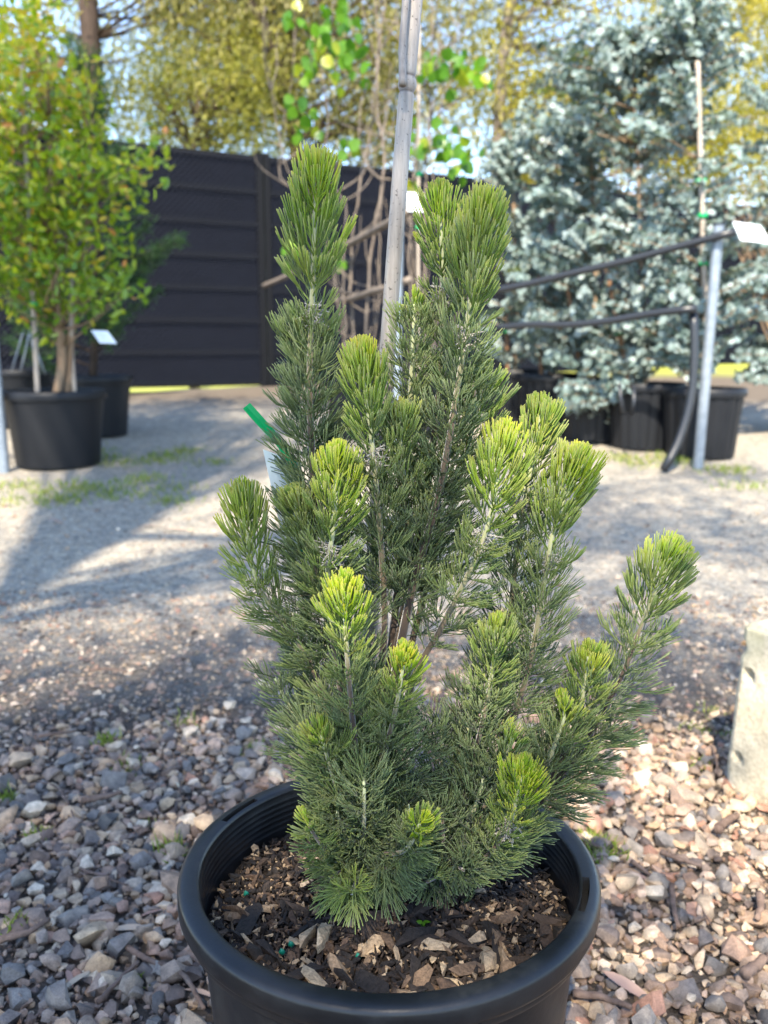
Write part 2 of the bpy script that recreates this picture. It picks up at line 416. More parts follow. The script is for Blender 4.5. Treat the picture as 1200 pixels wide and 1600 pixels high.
# ------------------------------------------------------------------ ground and gravel
ys = np.concatenate([np.linspace(-40, 0, 12, endpoint=False), np.arange(0, 14, .2), np.linspace(14, 400, 40)])
xs = np.concatenate([np.linspace(-300, -6, 20, endpoint=False), np.arange(-6, 6, .25), np.linspace(6, 300, 20)])
X, Y = np.meshgrid(xs, ys); V = np.stack([X, Y, gz(X, Y)], -1).reshape(-1, 3)
nx, ny = len(xs), len(ys); i = np.arange(ny - 1)[:, None] * nx; j = np.arange(nx - 1)[None]
mb = MB(); mb.add(V, np.stack([i + j, i + j + 1, i + nx + j + 1, i + nx + j], -1).reshape(-1, 4))
ground = mb.build('ground', M['ground']); ground['kind'] = 'structure'
tag(ground, 'pale compacted gravel drive with loose mixed stones by the pot', 'ground'); PINV[ground.name] = Vector((0, 0, 0))

POT = np.array([0.005, 0.83, 0.0]); RIM_Z = 0.36; RO = 0.21

def hull(npts, flat, pw, seed):
    r = np.random.default_rng(seed); p = nrm(r.normal(size=(npts, 3)))
    p = np.sign(p) * np.abs(p) ** pw; p *= (1 + .14 * r.normal(size=(npts, 1)))
    p *= np.array([1, r.uniform(.62, .95), flat * r.uniform(.75, 1.2)])
    bm = bmesh.new(); [bm.verts.new(v) for v in p]
    res = bmesh.ops.convex_hull(bm, input=bm.verts[:])
    bmesh.ops.delete(bm, geom=[g for g in res['geom_interior'] if isinstance(g, bmesh.types.BMVert)], context='VERTS')
    bmesh.ops.triangulate(bm, faces=bm.faces[:]); bm.verts.index_update()
    v = np.array([x.co[:] for x in bm.verts]); f = np.array([[q.index for q in x.verts] for x in bm.faces]); bm.free()
    return v, f
def rot(n, tilt):
    a = rng.uniform(0, 2 * np.pi, n); q = rng.normal(size=(n, 2)) * tilt
    ca, sa = np.cos(a), np.sin(a); Rz = np.zeros((n, 3, 3)); Rz[:, 0, 0] = ca; Rz[:, 0, 1] = -sa; Rz[:, 1, 0] = sa; Rz[:, 1, 1] = ca; Rz[:, 2, 2] = 1
    cx, sx_ = np.cos(q[:, 0]), np.sin(q[:, 0]); Rx = np.zeros((n, 3, 3)); Rx[:, 0, 0] = 1; Rx[:, 1, 1] = cx; Rx[:, 1, 2] = -sx_; Rx[:, 2, 1] = sx_; Rx[:, 2, 2] = cx
    cy, sy = np.cos(q[:, 1]), np.sin(q[:, 1]); Ry = np.zeros((n, 3, 3)); Ry[:, 1, 1] = 1; Ry[:, 0, 0] = cy; Ry[:, 0, 2] = sy; Ry[:, 2, 0] = -sy; Ry[:, 2, 2] = cy
    return np.einsum('nij,njk,nkl->nil', Rx, Ry, Rz)
def scatter(mb, protos, which, P, S, Rm, C):
    for k, (v, f) in enumerate(protos):
        idx = np.where(which == k)[0]
        if not len(idx): continue
        VV = np.einsum('nij,vj->nvi', Rm[idx], v) * S[idx][:, None, None] + P[idx][:, None]
        off = (np.arange(len(idx)) * len(v))[:, None, None]
        CC = np.zeros((len(idx), len(v), 3)); CC[:, :, 0] = C[idx][:, None]
        mb.add(VV.reshape(-1, 3), (f[None] + off).reshape(-1, 3), CC.reshape(-1, 3))

SP_N = 18
stones = [hull(20, .64, .86, 100 + k) for k in range(SP_N)]
stone_me = []
for v, f in stones:
    mb = MB(); mb.add(v, f); stone_me.append(mb.mesh('stone', M['stone'], True, 38))
def grid_pts(x0, x1, y0, y1, d, jit=.5):
    gx, gy = np.meshgrid(np.arange(x0, x1, d), np.arange(y0, y1, d)); P = np.stack([gx, gy], -1).reshape(-1, 2)
    return P + rng.uniform(-jit, jit, P.shape) * d
P1 = grid_pts(-1.5, 1.5, .3, 2.25, .0172); P2 = grid_pts(-1.5, 1.5, .3, 2.2, .0265)
P = np.vstack([P1, P2]); layer = np.concatenate([np.zeros(len(P1)), np.ones(len(P2))])
r = np.hypot(P[:, 0] - POT[0], P[:, 1] - POT[1])
edge = 2.02 + .16 * np.sin(P[:, 0] * 3.1 + 1) + .1 * np.sin(P[:, 0] * 7.3)
keep = (r > .185) & (rng.uniform(size=len(P)) < np.clip((edge + .12 - P[:, 1]) / .24, 0, 1))
P = P[keep]; layer = layer[keep]; n = len(P)
S = np.clip(rng.lognormal(math.log(.0086), .46, n), .004, .025); S[layer == 1] *= 1.12
S *= np.where(P[:, 1] > 1.75, .86, 1)
Z = gz(P[:, 0], P[:, 1]) + np.where(layer == 0, S * .22, .006 + S * .42) + rng.uniform(0, .003, n)
P3 = np.column_stack([P, Z]); Rm = rot(n, .35); which = rng.integers(0, SP_N, n)
Cs = rng.uniform(size=n); sun_warm = rng.uniform(size=n) < np.clip(.15 + .35 * P[:, 0], 0, .45)     # sun's warmth on one side put into the stone colours
Cs[sun_warm] = rng.choice([.44, .54, .64, .84, .92, 1.0], sun_warm.sum())
pp = to_px(P3); inside = (pp[:, 0] > 0) & (pp[:, 0] < 1200) & (pp[:, 1] < 1600)
potpx = to_px(np.array([[POT[0], POT[1], .2]]))[0]
hid = (np.abs(pp[:, 0] - 609) < 325) & (pp[:, 1] > 1230)
score = np.where(inside & ~hid & (layer == 1), S / pp[:, 2], 0)
pick = np.argsort(-score)[:300]; rest = np.ones(n, bool); rest[pick] = False
from mathutils import Matrix
for k in pick:
    o = bpy.data.objects.new('stone', stone_me[which[k]]); col.objects.link(o); o.parent = ground
    o.matrix_world = Matrix.Translation(Vector(P3[k])) @ Matrix(Rm[k].tolist()).to_4x4() @ Matrix.Scale(float(S[k]), 4)
mb = MB(); scatter(mb, stones, which[rest], P3[rest], S[rest], Rm[rest], Cs[rest])
mb.build('gravel', M['gravel'], ground, True, 38, 'stuff')
# finer gravel fading out over the drive
small = [hull(11, .6, .85, 300 + k) for k in range(10)]
Pg = np.vstack([grid_pts(-1.5, 1.5, .6, 1.9, .013), grid_pts(-1.9, 1.9, 1.75, 2.9, .019), grid_pts(-2.6, 2.6, 2.6, 4.3, .055)])
pr = np.where(Pg[:, 1] < 1.75, .8, np.where(Pg[:, 1] < 2.9, np.clip(1.15 - np.abs(Pg[:, 1] - 2.15) * .95,   .25, 1), .5)); Pg = Pg[rng.uniform(size=len(Pg)) < pr]; n = len(Pg)
S = np.clip(rng.lognormal(math.log(.0066), .35, n), .003, .016) * np.where(Pg[:, 1] < 1.75, .62, 1)
lift_ = np.where(Pg[:, 1] < 1.75, rng.uniform(0, .008, n), 0) * (np.hypot(Pg[:, 0] - POT[0], Pg[:, 1] - POT[1]) > .19)
mb = MB(); scatter(mb, small, rng.integers(0, 10, n), np.column_stack([Pg, gz(Pg[:, 0], Pg[:, 1]) + S * .25 + lift_]), S, rot(n, .3), np.where(Pg[:, 1] < 1.75, rng.choice([.0, .24, .26, .28, .48, .52], n), rng.uniform(size=n)))
mb.build('fine_gravel', M['gravel'], ground, True, 40, 'stuff')

# ------------------------------------------------------------------ fence
FA, FB = at(200, 600, 9.0), at(850, 600, 11.4)
FD = (FB - FA)[:2] / np.linalg.norm((FB - FA)[:2]); FN = np.array([FD[1], -FD[0]])     # along, towards the camera
def fpt(s, z, out=0.0):
    x, y = FA[:2] + FD * s + FN * out
    return np.array([x, y, z])
frz = math.atan2(FD[1], FD[0])
def fence_bay(name, label, s0, s1, zb, zt, gate=False):
    base = fpt((s0 + s1) / 2, 0); base[2] = gz(base[0], base[1])
    t = thing(name, label, 'gate' if gate else 'fence', base, None if gate else 'bays of the dark fence')
    n = 7; hgt = (zt - zb) / n; L = s1 - s0; mid = (s0 + s1) / 2
    for k in range(n):
        mb = MB(); box(mb, fpt(mid, zb + (k + .5) * hgt), (L - .06, .012, hgt - .03), frz); mb.build('panel', M['fence'], t, False)
    for k in range(n + 1):
        mb = MB(); box(mb, fpt(mid, zb + k * hgt, .022), (L, .045, .05), frz); mb.build('rail', M['fence_rail'], t, False)
    for s in (s0 + .03, s1 - .03):
        mb = MB(); g = fpt(s, 0); z0 = gz(g[0], g[1]) - .05
        box(mb, fpt(s, (z0 + zt + .05) / 2, .028), (.06, .07, zt + .05 - z0), frz); mb.build('post', M['fence_rail'], t, False)
    mb = MB()                                   # chain mesh stretched over the sheets
    for sgn in (1, -1):
        for a in np.arange(s0 - (zt - zb), s1 + (zt - zb), .062):
            u0, u1 = (zb, zt); A0 = a if sgn > 0 else a + (zt - zb)
            q0, q1 = A0, A0 + sgn * (zt - zb)
            lo, hi = max(min(q0, q1), s0), min(max(q0, q1), s1)
            if hi - lo < .05: continue
            f = lambda q: zb + (q - q0) / (q1 - q0) * (zt - zb)
            qa, qb = (lo, hi) if sgn > 0 else (hi, lo)
            tube(mb, [fpt(qa, f(qa), .05 + .004 * sgn), fpt(qb, f(qb), .05 + .004 * sgn)], .0042, 4, cap=False)
    mb.build('chain_mesh', M['wire'], t, True, None, 'stuff')
    return t
zt = at(200, 226, 9.0)[2]; zb = at(300, 600, 9.3)[2]
sg = np.linalg.norm((at(410, 600, 9.75) - FA)[:2])
fence_bay('fence', 'dark sheeted fence bay behind the lime green shrub', -6.2, -1.72, zb, zt)
fence_bay('fence_gate', 'dark mesh covered gate with a sunlit gap under it', -1.7, sg, zb, zt, True)
fence_bay('fence', 'dark sheeted fence bay behind the bare saplings', sg + .02, sg + 3.0, zb - .02, zt)
fence_bay('fence', 'dark sheeted fence bay behind the silver eucalypts', sg + 3.02, sg + 8.5, zb - .02, zt)
mb = MB(); g = fpt(-.2, 0, .12); z = float(gz(g[0], g[1])); box(mb, (g[0], g[1], z + .005), (2.6, .10, .05), frz)
k = mb.build('gate_track', M['fence_rail'], None, False); tag(k, 'low dark track on the ground under the gate', 'track')

# ------------------------------------------------------------------ trees beyond the fence
def limb(mb, P, r0, r1, sides=7, step=.25, wob=.0):
    q, u = smooth_path(P, step)
    if wob: q[1:-1] += rng.normal(size=(len(q) - 2, 3)) * wob
    tube(mb, q, np.linspace(r0, r1, len(q)), sides); return q
def clumps(mb, centres, sig, per, L, W, droop, lo, hi, shape='lance', Cshift=.0):
    for c in centres:
        n = int(per * rng.uniform(.6, 1.4)); s = sig * rng.uniform(.7, 1.35)
        P = c + rng.normal(size=(n, 3)) * np.array([s, s, s * 1.1])
        D = rng.normal(size=(n, 3)) * .55 + np.array([0, 0, -droop])
        tone = rng.uniform(lo, hi)
        C = np.zeros((n, 3)); C[:, 0] = np.clip(tone + rng.normal(size=n) * .17 + Cshift, 0, 1)
        leaves(mb, P, D, rng.uniform(.7, 1.3, n) * L, rng.uniform(.7, 1.3, n) * W, C, shape)
def region(n, x0, x1, y0, y1, Y0, Y1):
    return [at(rng.uniform(x0, x1), rng.uniform(y0, y1), rng.uniform(Y0, Y1)) for _ in range(n)]
def tree(name, label, cat, base, trunk_pts, r0, r1, centres, leafmat, barkmat, kw, group=None, twig_r=.02):
    t = thing(name, label, cat, base, group)
    mb = MB(); spine = limb(mb, [base] + trunk_pts, r0, r1, 9, .3); mb.build('trunk', barkmat, t)
    mb = MB(); ends = []
    for c in centres:
        k = np.argmin(np.linalg.norm(spine - (c - np.array([0, 0, .8 * kw.get('lift', 1.0)])), axis=1)); a = spine[k]
        mid = (a + c) / 2 + rng.normal(size=3) * .08 * np.linalg.norm(c - a)
        limb(mb, [a, mid, c], max(twig_r, .1 * twig_r), twig_r * .25, 4, .4)
    mb.build('branches', barkmat, t, True, None, 'stuff')
    mb = MB(); clumps(mb, centres, kw['sig'], kw['per'], kw['L'], kw['W'], kw['droop'], kw['lo'], kw['hi'], kw.get('shape', 'lance'))
    mb.build('crown', leafmat, t, True, None, 'stuff'); return t
def gp(px, Y):
    p = at(px, 500, Y); p[2] = gz(p[0], p[1]); return p
GUM = dict(sig=.34, per=300, L=.12, W=.026, droop=.9, lo=.15, hi=.75)

b = gp(135, 12.6)
tree('gum_tree', 'dark trunked gum tree with pale drooping leaves behind the lime green shrub', 'tree', b,
     [at(150, 300, 12.6), at(140, 40, 12.6), at(128, -120, 12.7), at(140, -420, 12.4), at(180, -700, 12.0)], .17, .08,
     region(40, -260, 180, -60, 215, 12.6, 14.5) + region(20, 245, 420, -120, 40, 12.6, 14.5) + region(8, -300, 180, -420, -80, 12, 14),
     M['gum_leaf'], M['bark_dark'], GUM, 'gum trees beyond the fence')
b = gp(470, 13.2)
tree('gum_tree', 'gum tree with a leaning brown limb behind the bare saplings', 'tree', b,
     [at(468, 300, 13.2), at(445, 140, 13.0), at(405, 30, 12.8), at(365, -60, 12.6), at(330, -260, 12.4)], .13, .07,
     region(42, 250, 470, -60, 150, 12.6, 15) + region(95, 430, 810, -120, 250, 13, 15.5) + region(8, 200, 700, -420, -100, 12, 14),
     M['gum_leaf'], M['bark_dark'], GUM, 'gum trees beyond the fence')
b = gp(775, 13.6)
tree('gum_tree', 'golden green gum tree towering behind the silver eucalypts', 'tree', b,
     [at(778, 250, 13.6), at(790, 60, 13.4), at(830, -140, 13.2), at(900, -420, 12.9)], .11, .06,
     region(60, 800, 1300, -130, 130, 12.8, 15.5) + region(44, 860, 1440, 90, 330, 13, 15) + region(8, 790, 860, 60, 260, 13, 14) + region(26, 1060, 1440, 190, 290, 13, 14.5) + region(8, 800, 1300, -420, -100, 12.5, 14),
     M['gold_leaf'], M['bark_grey'], dict(GUM, lo=.25, hi=.9), 'gum trees beyond the fence')
b = gp(300, 12.4)
tree('wattle_shrub', 'dense olive green wattle rising above the fence top', 'shrub', b,
     [at(300, 300, 12.4), at(310, 150, 12.5)], .08, .03,
     region(60, 195, 460, 95, 245, 12.2, 13.6), M['wattle_leaf'], M['bark_dark'], dict(sig=.26, per=260, L=.085, W=.022, droop=.35, lo=.1, hi=.8))
b = gp(840, 12.9)
tree('wattle_shrub', 'small bright yellow wattle peeping over the fence', 'shrub', b,
     [at(842, 330, 12.9), at(845, 270, 12.9)], .05, .02,
     region(9, 815, 875, 235, 275, 12.8, 13.2), M['gold_leaf'], M['bark_dark'], dict(sig=.12, per=200, L=.07, W=.022, droop=.2, lo=.6, hi=1.0))

# tall gum behind the viewer whose crown throws the dappled shade
SUNV = np.array(SUN)
def lifted(G, h): return np.asarray(G, float) + SUNV * ((h - G[2]) / SUNV[2])
t = thing('shade_tree', 'tall gum tree whose crown throws dappled shade over the potted bush', 'tree', (-2.2, -3.1, 0))
mb = MB(); q0 = lifted(on_ground(30, 918), 6.3); q1 = lifted(on_ground(95, 880), 6.9); q2 = lifted(on_ground(235, 803), 7.9); q3 = lifted(on_ground(330, 730), 9.2)
spine = limb(mb, [np.array([-2.2, -3.1, -.1]), np.array([-2.15, -3.1, 3]), q0, q1, q2, q3], .17, .05, 10, .2); mb.build('trunk', M['bark_dark'], t)
mb = MB(); limb(mb, [q1 + (q2 - q1) * .5, lifted(on_ground(235, 838), 7.7), lifted(on_ground(420, 838), 8.3), lifted(on_ground(700, 800), 9)], .05, .03, 8, .2)
limb(mb, [q2, lifted(on_ground(260, 760), 8.4), lifted(on_ground(430, 720), 9.2), lifted(on_ground(600, 690), 9.8)], .04, .02, 7, .2); mb.build('limb', M['bark_dark'], t)
SHADE = [  # where on the ground the shade falls (photo pixels), height of the clump, spread, sub-clumps
    ((600, 1500), 5.0, .42, 44), ((540, 1150), 5.2, .40, 15), ((560, 980), 5.6, .40, 5), ((140, 1320), 5.2, .34, 22), ((120, 1130), 5.6, .36, 16), ((180, 1010), 6.0, .40, 9), ((60, 1530), 5.0, .3, 16),
    ((1080, 1020), 5.8, .28, 11), ((940, 980), 6.0, .26, 9), ((240, 690), 8.5, .45, 18), ((330, 655), 9.0, .6, 18), ((420, 700), 8.6, .4, 12), ((200, 650), 9, .6, 20), ((380, 640), 9.2, .7, 22), ((300, 715), 8.5, .35, 12)]
cen = []
for (px, py), h, spr, ns in SHADE:
    G = on_ground(px, py)
    for _ in range(ns): cen.append(lifted(G + np.array([rng.normal() * spr, rng.normal() * spr, 0]), h + rng.uniform(-.5, .5)))
for (px, py, n_) in ((900, 838, 9), (1010, 790, 9), (1060, 850, 9), (1150, 820, 7), (900, 760, 7), (1050, 735, 7), (980, 900, 7), (180, 645, 16), (300, 632, 16), (420, 628, 14), (300, 672, 14), (200, 690, 10), (420, 665, 10)):           # long thin sprays
    G = on_ground(px, py)
    for _ in range(n_): cen.append(lifted(G + np.array([rng.normal() * .5, rng.normal() * .06, 0]), 7 + rng.uniform(-.2, .2)))
mb = MB()
for c in cen:
    k = np.argmin(np.linalg.norm(spine - (c - np.array([0, 0, 1.0])), axis=1)); a = spine[max(k, len(spine) // 3)]; limb(mb, [a, (a + c) / 2 + [0, 0, .2], c], .012, .004, 4, .5)
mb.build('branches', M['bark_dark'], t, True, None, 'stuff')
mb = MB(); clumps(mb, cen, .17, 38, .12, .026, .8, .2, .7); mb.build('crown', M['gum_leaf'], t, True, None, 'stuff')

# ------------------------------------------------------------------ nursery rows behind: pots, posts, pipes, trees
def nursery_pot(label, base, rt, h, group, ribs=0, mat_=None):
    mat_ = mat_ or M['pot_far']
    t = thing('plant_pot', label, 'pot', base, group); rb = rt * .8
    def mod(r, a, i):
        if not ribs or r > rt * .955: return np.full(len(a), r)
        return r * (1 - .035 * (np.sin(a * ribs) > .35))
    mb = MB(); lathe(mb, [(.001, .004), (rb, .004), (rb * 1.02, .03), (rb + (rt * .95 - rb) * .5, h * .5), (rt * .95, h * .9), (rt * .93, h * .9), (rb * .97, h * .86)], base, 72 if ribs else 48, mod)
    mb.build('wall', mat_, t, True, 30)
    mb = MB(); lathe(mb, [(rt * .952, h * .88), (rt, h * .885), (rt * 1.012, h * .93), (rt, h * .985), (rt * .97, h), (rt * .93, h * .985), (rt * .92, h * .85)], base, 48); mb.build('rim', mat_, t, True, 50)
    mb = MB(); lathe(mb, [(.001, h * .9), (rt * .5, h * .89), (rt * .925, h * .875)], base, 32); mb.build('soil', M['soil'], t)
    return t
def pot_at(px, py):
    p = on_ground(px, py); p[0] *= (p[1] + .22) / p[1]; p[1] += .22; p[2] = gz(p[0], p[1]); return p
LP = pot_at(93, 737); LP2 = pot_at(150, 688); LP3 = pot_at(40, 672)
nursery_pot('large smooth black pot holding the lime green shrub', LP, .29, .435, 'nursery pots')
nursery_pot('black pot behind the lime shrub holding the feathery dark shrub', LP2, .27, .42, 'nursery pots')
nursery_pot('black pot standing behind the grey post and the lime shrub', LP3, .27, .42, 'nursery pots')
RPX = [(1092, 722), (1003, 708), (925, 696), (858, 684), (800, 672)]
RPOS = [pot_at(*q) for q in RPX]
names = ['ribbed black pot behind the grey post and black hose', 'ribbed black pot next to the pot by the grey post', 'third ribbed black pot along the silver eucalypt row',
         'fourth ribbed black pot along the silver eucalypt row', 'last ribbed black pot of the silver eucalypt row']
for p, nme in zip(RPOS, names): nursery_pot(nme, p, .25, .42, 'nursery pots', 18)
RP0 = pot_at(1260, 690); nursery_pot('black pot holding the bare brown shrub', RP0, .25, .42, 'nursery pots', 18)
MP = [pot_at(560, 690), pot_at(660, 690)]
nursery_pot('black pot of the taller bare sapling', MP[0], .24, .40, 'nursery pots'); nursery_pot('black pot of the leafier sapling', MP[1], .24, .40, 'nursery pots')

def post(label, base, top_z, w=.055, lean=0.0):
    t = thing('steel_post', label, 'post', base, 'grey steel posts')
    mb = MB(); b = np.array(base); tube(mb, [b - [0, 0, .05], [b[0] + lean, b[1], top_z]], w / 2, 14); mb.build('tube', M['steel'], t, True, 50)
    mb = MB(); tube(mb, [[b[0] + lean, b[1], top_z], [b[0] + lean, b[1], top_z + .012]], w / 2 + .004, 14); mb.build('cap', M['hose'], t, True, 50)
    return t
PL = on_ground(7, 738); PR = on_ground(1090, 732); PM = on_ground(618, 730)
post('grey steel post beside the large smooth pot', PL, at(-14, 175, PL[1])[2], .06, -.02)
post('grey steel post in front of the ribbed pots', PR, at(1101, 352, PR[1])[2], .058, .03)
post('grey steel post behind the bamboo stake', PM, at(628, 290, PM[1])[2], .05, .02)
def pipe(name, label, pts, r, cat='pipe', group=None, mat_=None):
    mb = MB(); q, u = smooth_path(pts, .08); tube(mb, q, r, 10); o = mb.build(name, mat_ or M['hose']); tag(o, label, cat, group); return o
def sag(a, b, d=.02, n=6):
    t = np.linspace(0, 1, n)[:, None]; p = a + (b - a) * t; p[:, 2] -= d * np.sin(np.pi * t[:, 0]) ; p[1:-1, 2] += rng.normal(size=n - 2) * .006; return p
pipe('rail_pipe', 'upper dark rail running through the silver eucalypts', sag(at(1150, 362, PR[1] - .10), at(750, 458, 5.75)), .022, 'rail', 'rails of the nursery rows')
pipe('rail_pipe', 'lower dark rail meeting the grey post by the hose', sag(at(1088, 482, PR[1] - .10), at(770, 514, 5.7)), .022, 'rail', 'rails of the nursery rows')
pipe('rail_pipe', 'upper grey rail crossing behind the bamboo stake', sag(at(640, 330, PM[1] - .05), at(412, 447, 8.9)), .022, 'rail', 'rails of the nursery rows', M['bark_grey'])
pipe('rail_pipe', 'lower grey rail crossing behind the bamboo stake', sag(at(640, 437, PM[1] - .05), at(520, 470, 6.6)), .020, 'rail', 'rails of the nursery rows', M['bark_grey'])
pipe('hose', 'black hose bending down to the ground beside the grey post', [at(1083, 486, PR[1] - .05), at(1085, 540, PR[1] - .07), at(1080, 620, PR[1] - .09), at(1060, 690, PR[1] - .12), on_ground(1036, 740) + np.array([0, 0, .02])], .024, 'hose')
pipe('hose', 'thin black hose looped over the rim of a ribbed pot', [at(968, 600, 5.3), at(972, 640, 5.27), at(982, 652, 5.26), at(990, 640, 5.27), at(990, 605, 5.3)], .012, 'hose')

def stake(label, a, b, r, mat_, group, ties=()):
    t = thing('stake', label, 'stake', a, group); mb = MB(); q, u = smooth_path([a, (np.array(a) + b) / 2 + rng.normal(size=3) * .006, b], .1)
    tube(mb, q, np.linspace(r, r * .85, len(q)), 8); mb.build('shaft', mat_, t)
    for f in ties:
        c = np.array(a) + (np.array(b) - a) * f; mb = MB(); tube(mb, [c - [0, 0, .012], c + [0, 0, .012]], r * 1.9, 8); mb.build('tie', M['tie'], t)
    return t
def soilpt(p, dx, dy, h=.37): return np.array([p[0] + dx, p[1] + dy, p[2] + h])
stake('pale stake with green ties in the large smooth pot', soilpt(LP, -.06, -.1), at(35, 100, LP[1] - .05), .016, M['pale_stake'], 'stakes of the nursery trees', (.30, .52))
stake('short pale stake beside the trunks of the lime shrub', soilpt(LP, .1, .05), at(112, 430, LP[1] + .05), .014, M['pale_stake'], 'stakes of the nursery trees')
stake('pale stake rising high out of the silver eucalypt by the post', soilpt(RPOS[0], .03, .0, .34), at(1090, 95, RPOS[0][1]), .017, M['pale_stake'], 'stakes of the nursery trees', (.42, .56, .66))
for k, (px, py) in enumerate([(948, 420), (885, 430), (842, 430), (795, 440)]):
    stake(['orange brown stake in the second ribbed pot', 'orange brown stake in the third ribbed pot', 'orange brown stake in the fourth ribbed pot', 'orange brown stake in the last ribbed pot'][k],
          soilpt(RPOS[k + 1], -.12 + .02 * k, -.1, .34), at(px, py, RPOS[k + 1][1]), .016, M['stake_wood'], 'stakes of the nursery trees', (.5,))
stake('thin stake tied to the leafier sapling', soilpt(MP[1], -.03, 0), at(655, 40, MP[1][1]), .012, M['pale_stake'], 'stakes of the nursery trees', (.45, .6))

# lime green shrub
t = thing('lime_shrub', 'bushy lime green shrub with glossy leaves and orange tips', 'shrub', soilpt(LP, 0, 0))
mb = MB(); a = soilpt(LP, .01, -.02); b2 = soilpt(LP, .06, .03)
s1 = limb(mb, [a, at(97, 560, LP[1]), at(88, 480, LP[1]), at(82, 300, LP[1]), at(70, 60, LP[1])], .028, .008, 8, .1); mb.build('trunk', M['bark_tan'], t)
mb = MB(); s2 = limb(mb, [b2, at(110, 540, LP[1] + .05), at(118, 460, LP[1] + .1), at(140, 300, LP[1] + .1), at(130, 140, LP[1])], .022, .006, 8, .1); mb.build('trunk', M['bark_tan'], t)
LIM = [(60, 30, 40, 22), (20, 110, 50, 46), (85, 130, 42, 40), (40, 200, 62, 48), (110, 190, 48, 36), (60, 270, 75, 50), (140, 260, 38, 38), (30, 340, 70, 50), (110, 340, 70, 50), (185, 290, 28, 25),
       (60, 420, 70, 40), (135, 400, 52, 42), (215, 255, 25, 18), (10, 440, 40, 40), (100, 480, 60, 25), (170, 450, 40, 25), (-30, 200, 60, 90), (-40, 330, 60, 90), (20, 60, 40, 30)]
cs = []
for (cx, cy, rx, ry) in LIM:
    for _ in range(int(rx * ry / 210) + 3):
        q = rng.normal(size=2) * .55; cs.append((at(cx + q[0] * rx, cy + q[1] * ry, LP[1] + rng.normal() * .22), cy))
mb = MB(); sp = np.vstack([s1, s2])
for c, cy in cs:
    k = np.argmin(np.linalg.norm(sp - (c - np.array([0, 0, .18])), axis=1)); limb(mb, [sp[k], (sp[k] + c) / 2 + rng.normal(size=3) * .03, c], .006, .002, 4, .12)
mb.build('branches', M['bark_tan'], t, True, None, 'stuff')
mb = MB()
for c, cy in cs:
    n = int(rng.uniform(12, 27)); P = c + rng.normal(size=(n, 3)) * .065
    D = rng.normal(size=(n, 3)) * .7 + np.array([0, -.1, .25]); C = np.zeros((n, 3)); C[:, 0] = np.clip(rng.normal(.86 - .0009 * cy, .2, n), 0, .97)  # light on the upper crown put into the leaf tone: yellower towards the top
    C[rng.uniform(size=n) < .012, 0] = 1
    leaves(mb, P, D, rng.uniform(.042, .068, n), rng.uniform(.022, .034, n), C, 'oval', .3)
mb.build('crown', M['lime_leaf'], t, True, None, 'stuff')
# feathery dark shrub
t = thing('feathery_shrub', 'feathery dark green shrub reaching out beside the lime shrub', 'shrub', soilpt(LP2, 0, 0))
mb = MB(); s1 = limb(mb, [soilpt(LP2, 0, 0), at(150, 480, LP2[1]), at(150, 300, LP2[1]), at(120, 60, LP2[1])], .03, .008, 8, .1); mb.build('trunk', M['bark_dark'], t)
mb = MB(); mb2 = MB()
FT = [(120, 70), (90, 110), (140, 110), (160, 170), (110, 60), (150, 130), (280, 375), (250, 400), (225, 300), (215, 340), (235, 430), (200, 440), (210, 250), (180, 230), (200, 280), (190, 380), (160, 430), (205, 480), (165, 480), (30, 470), (10, 520), (40, 500), (130, 490), (60, 400), (110, 420)]
for (px, py) in FT * 2:
    c = at(px + rng.normal() * 8, py + rng.normal() * 10, LP2[1] + rng.normal() * .18)
    k = np.argmin(np.linalg.norm(s1 - (c - np.array([0, 0, .25])), axis=1)); q = limb(mb, [s1[k], (s1[k] + c) / 2 - [0, 0, .04], c], .008, .002, 4, .04)
    q = q[len(q) // 3:]
    for p in q:
        n = 26; D = nrm(rng.normal(size=(n, 3)) * .7 + nrm((q[-1] - q[0])) * .9)
        C = np.zeros((n, 3)); C[:, 0] = np.clip(rng.normal(.4, .25, n), 0, 1)
        leaves(mb2, p + rng.normal(size=(n, 3)) * .022, D, rng.uniform(.03, .06, n), .006, C)
mb.build('branches', M['bark_dark'], t, True, None, 'stuff'); mb2.build('crown', M['feather_leaf'], t, True, None, 'stuff')

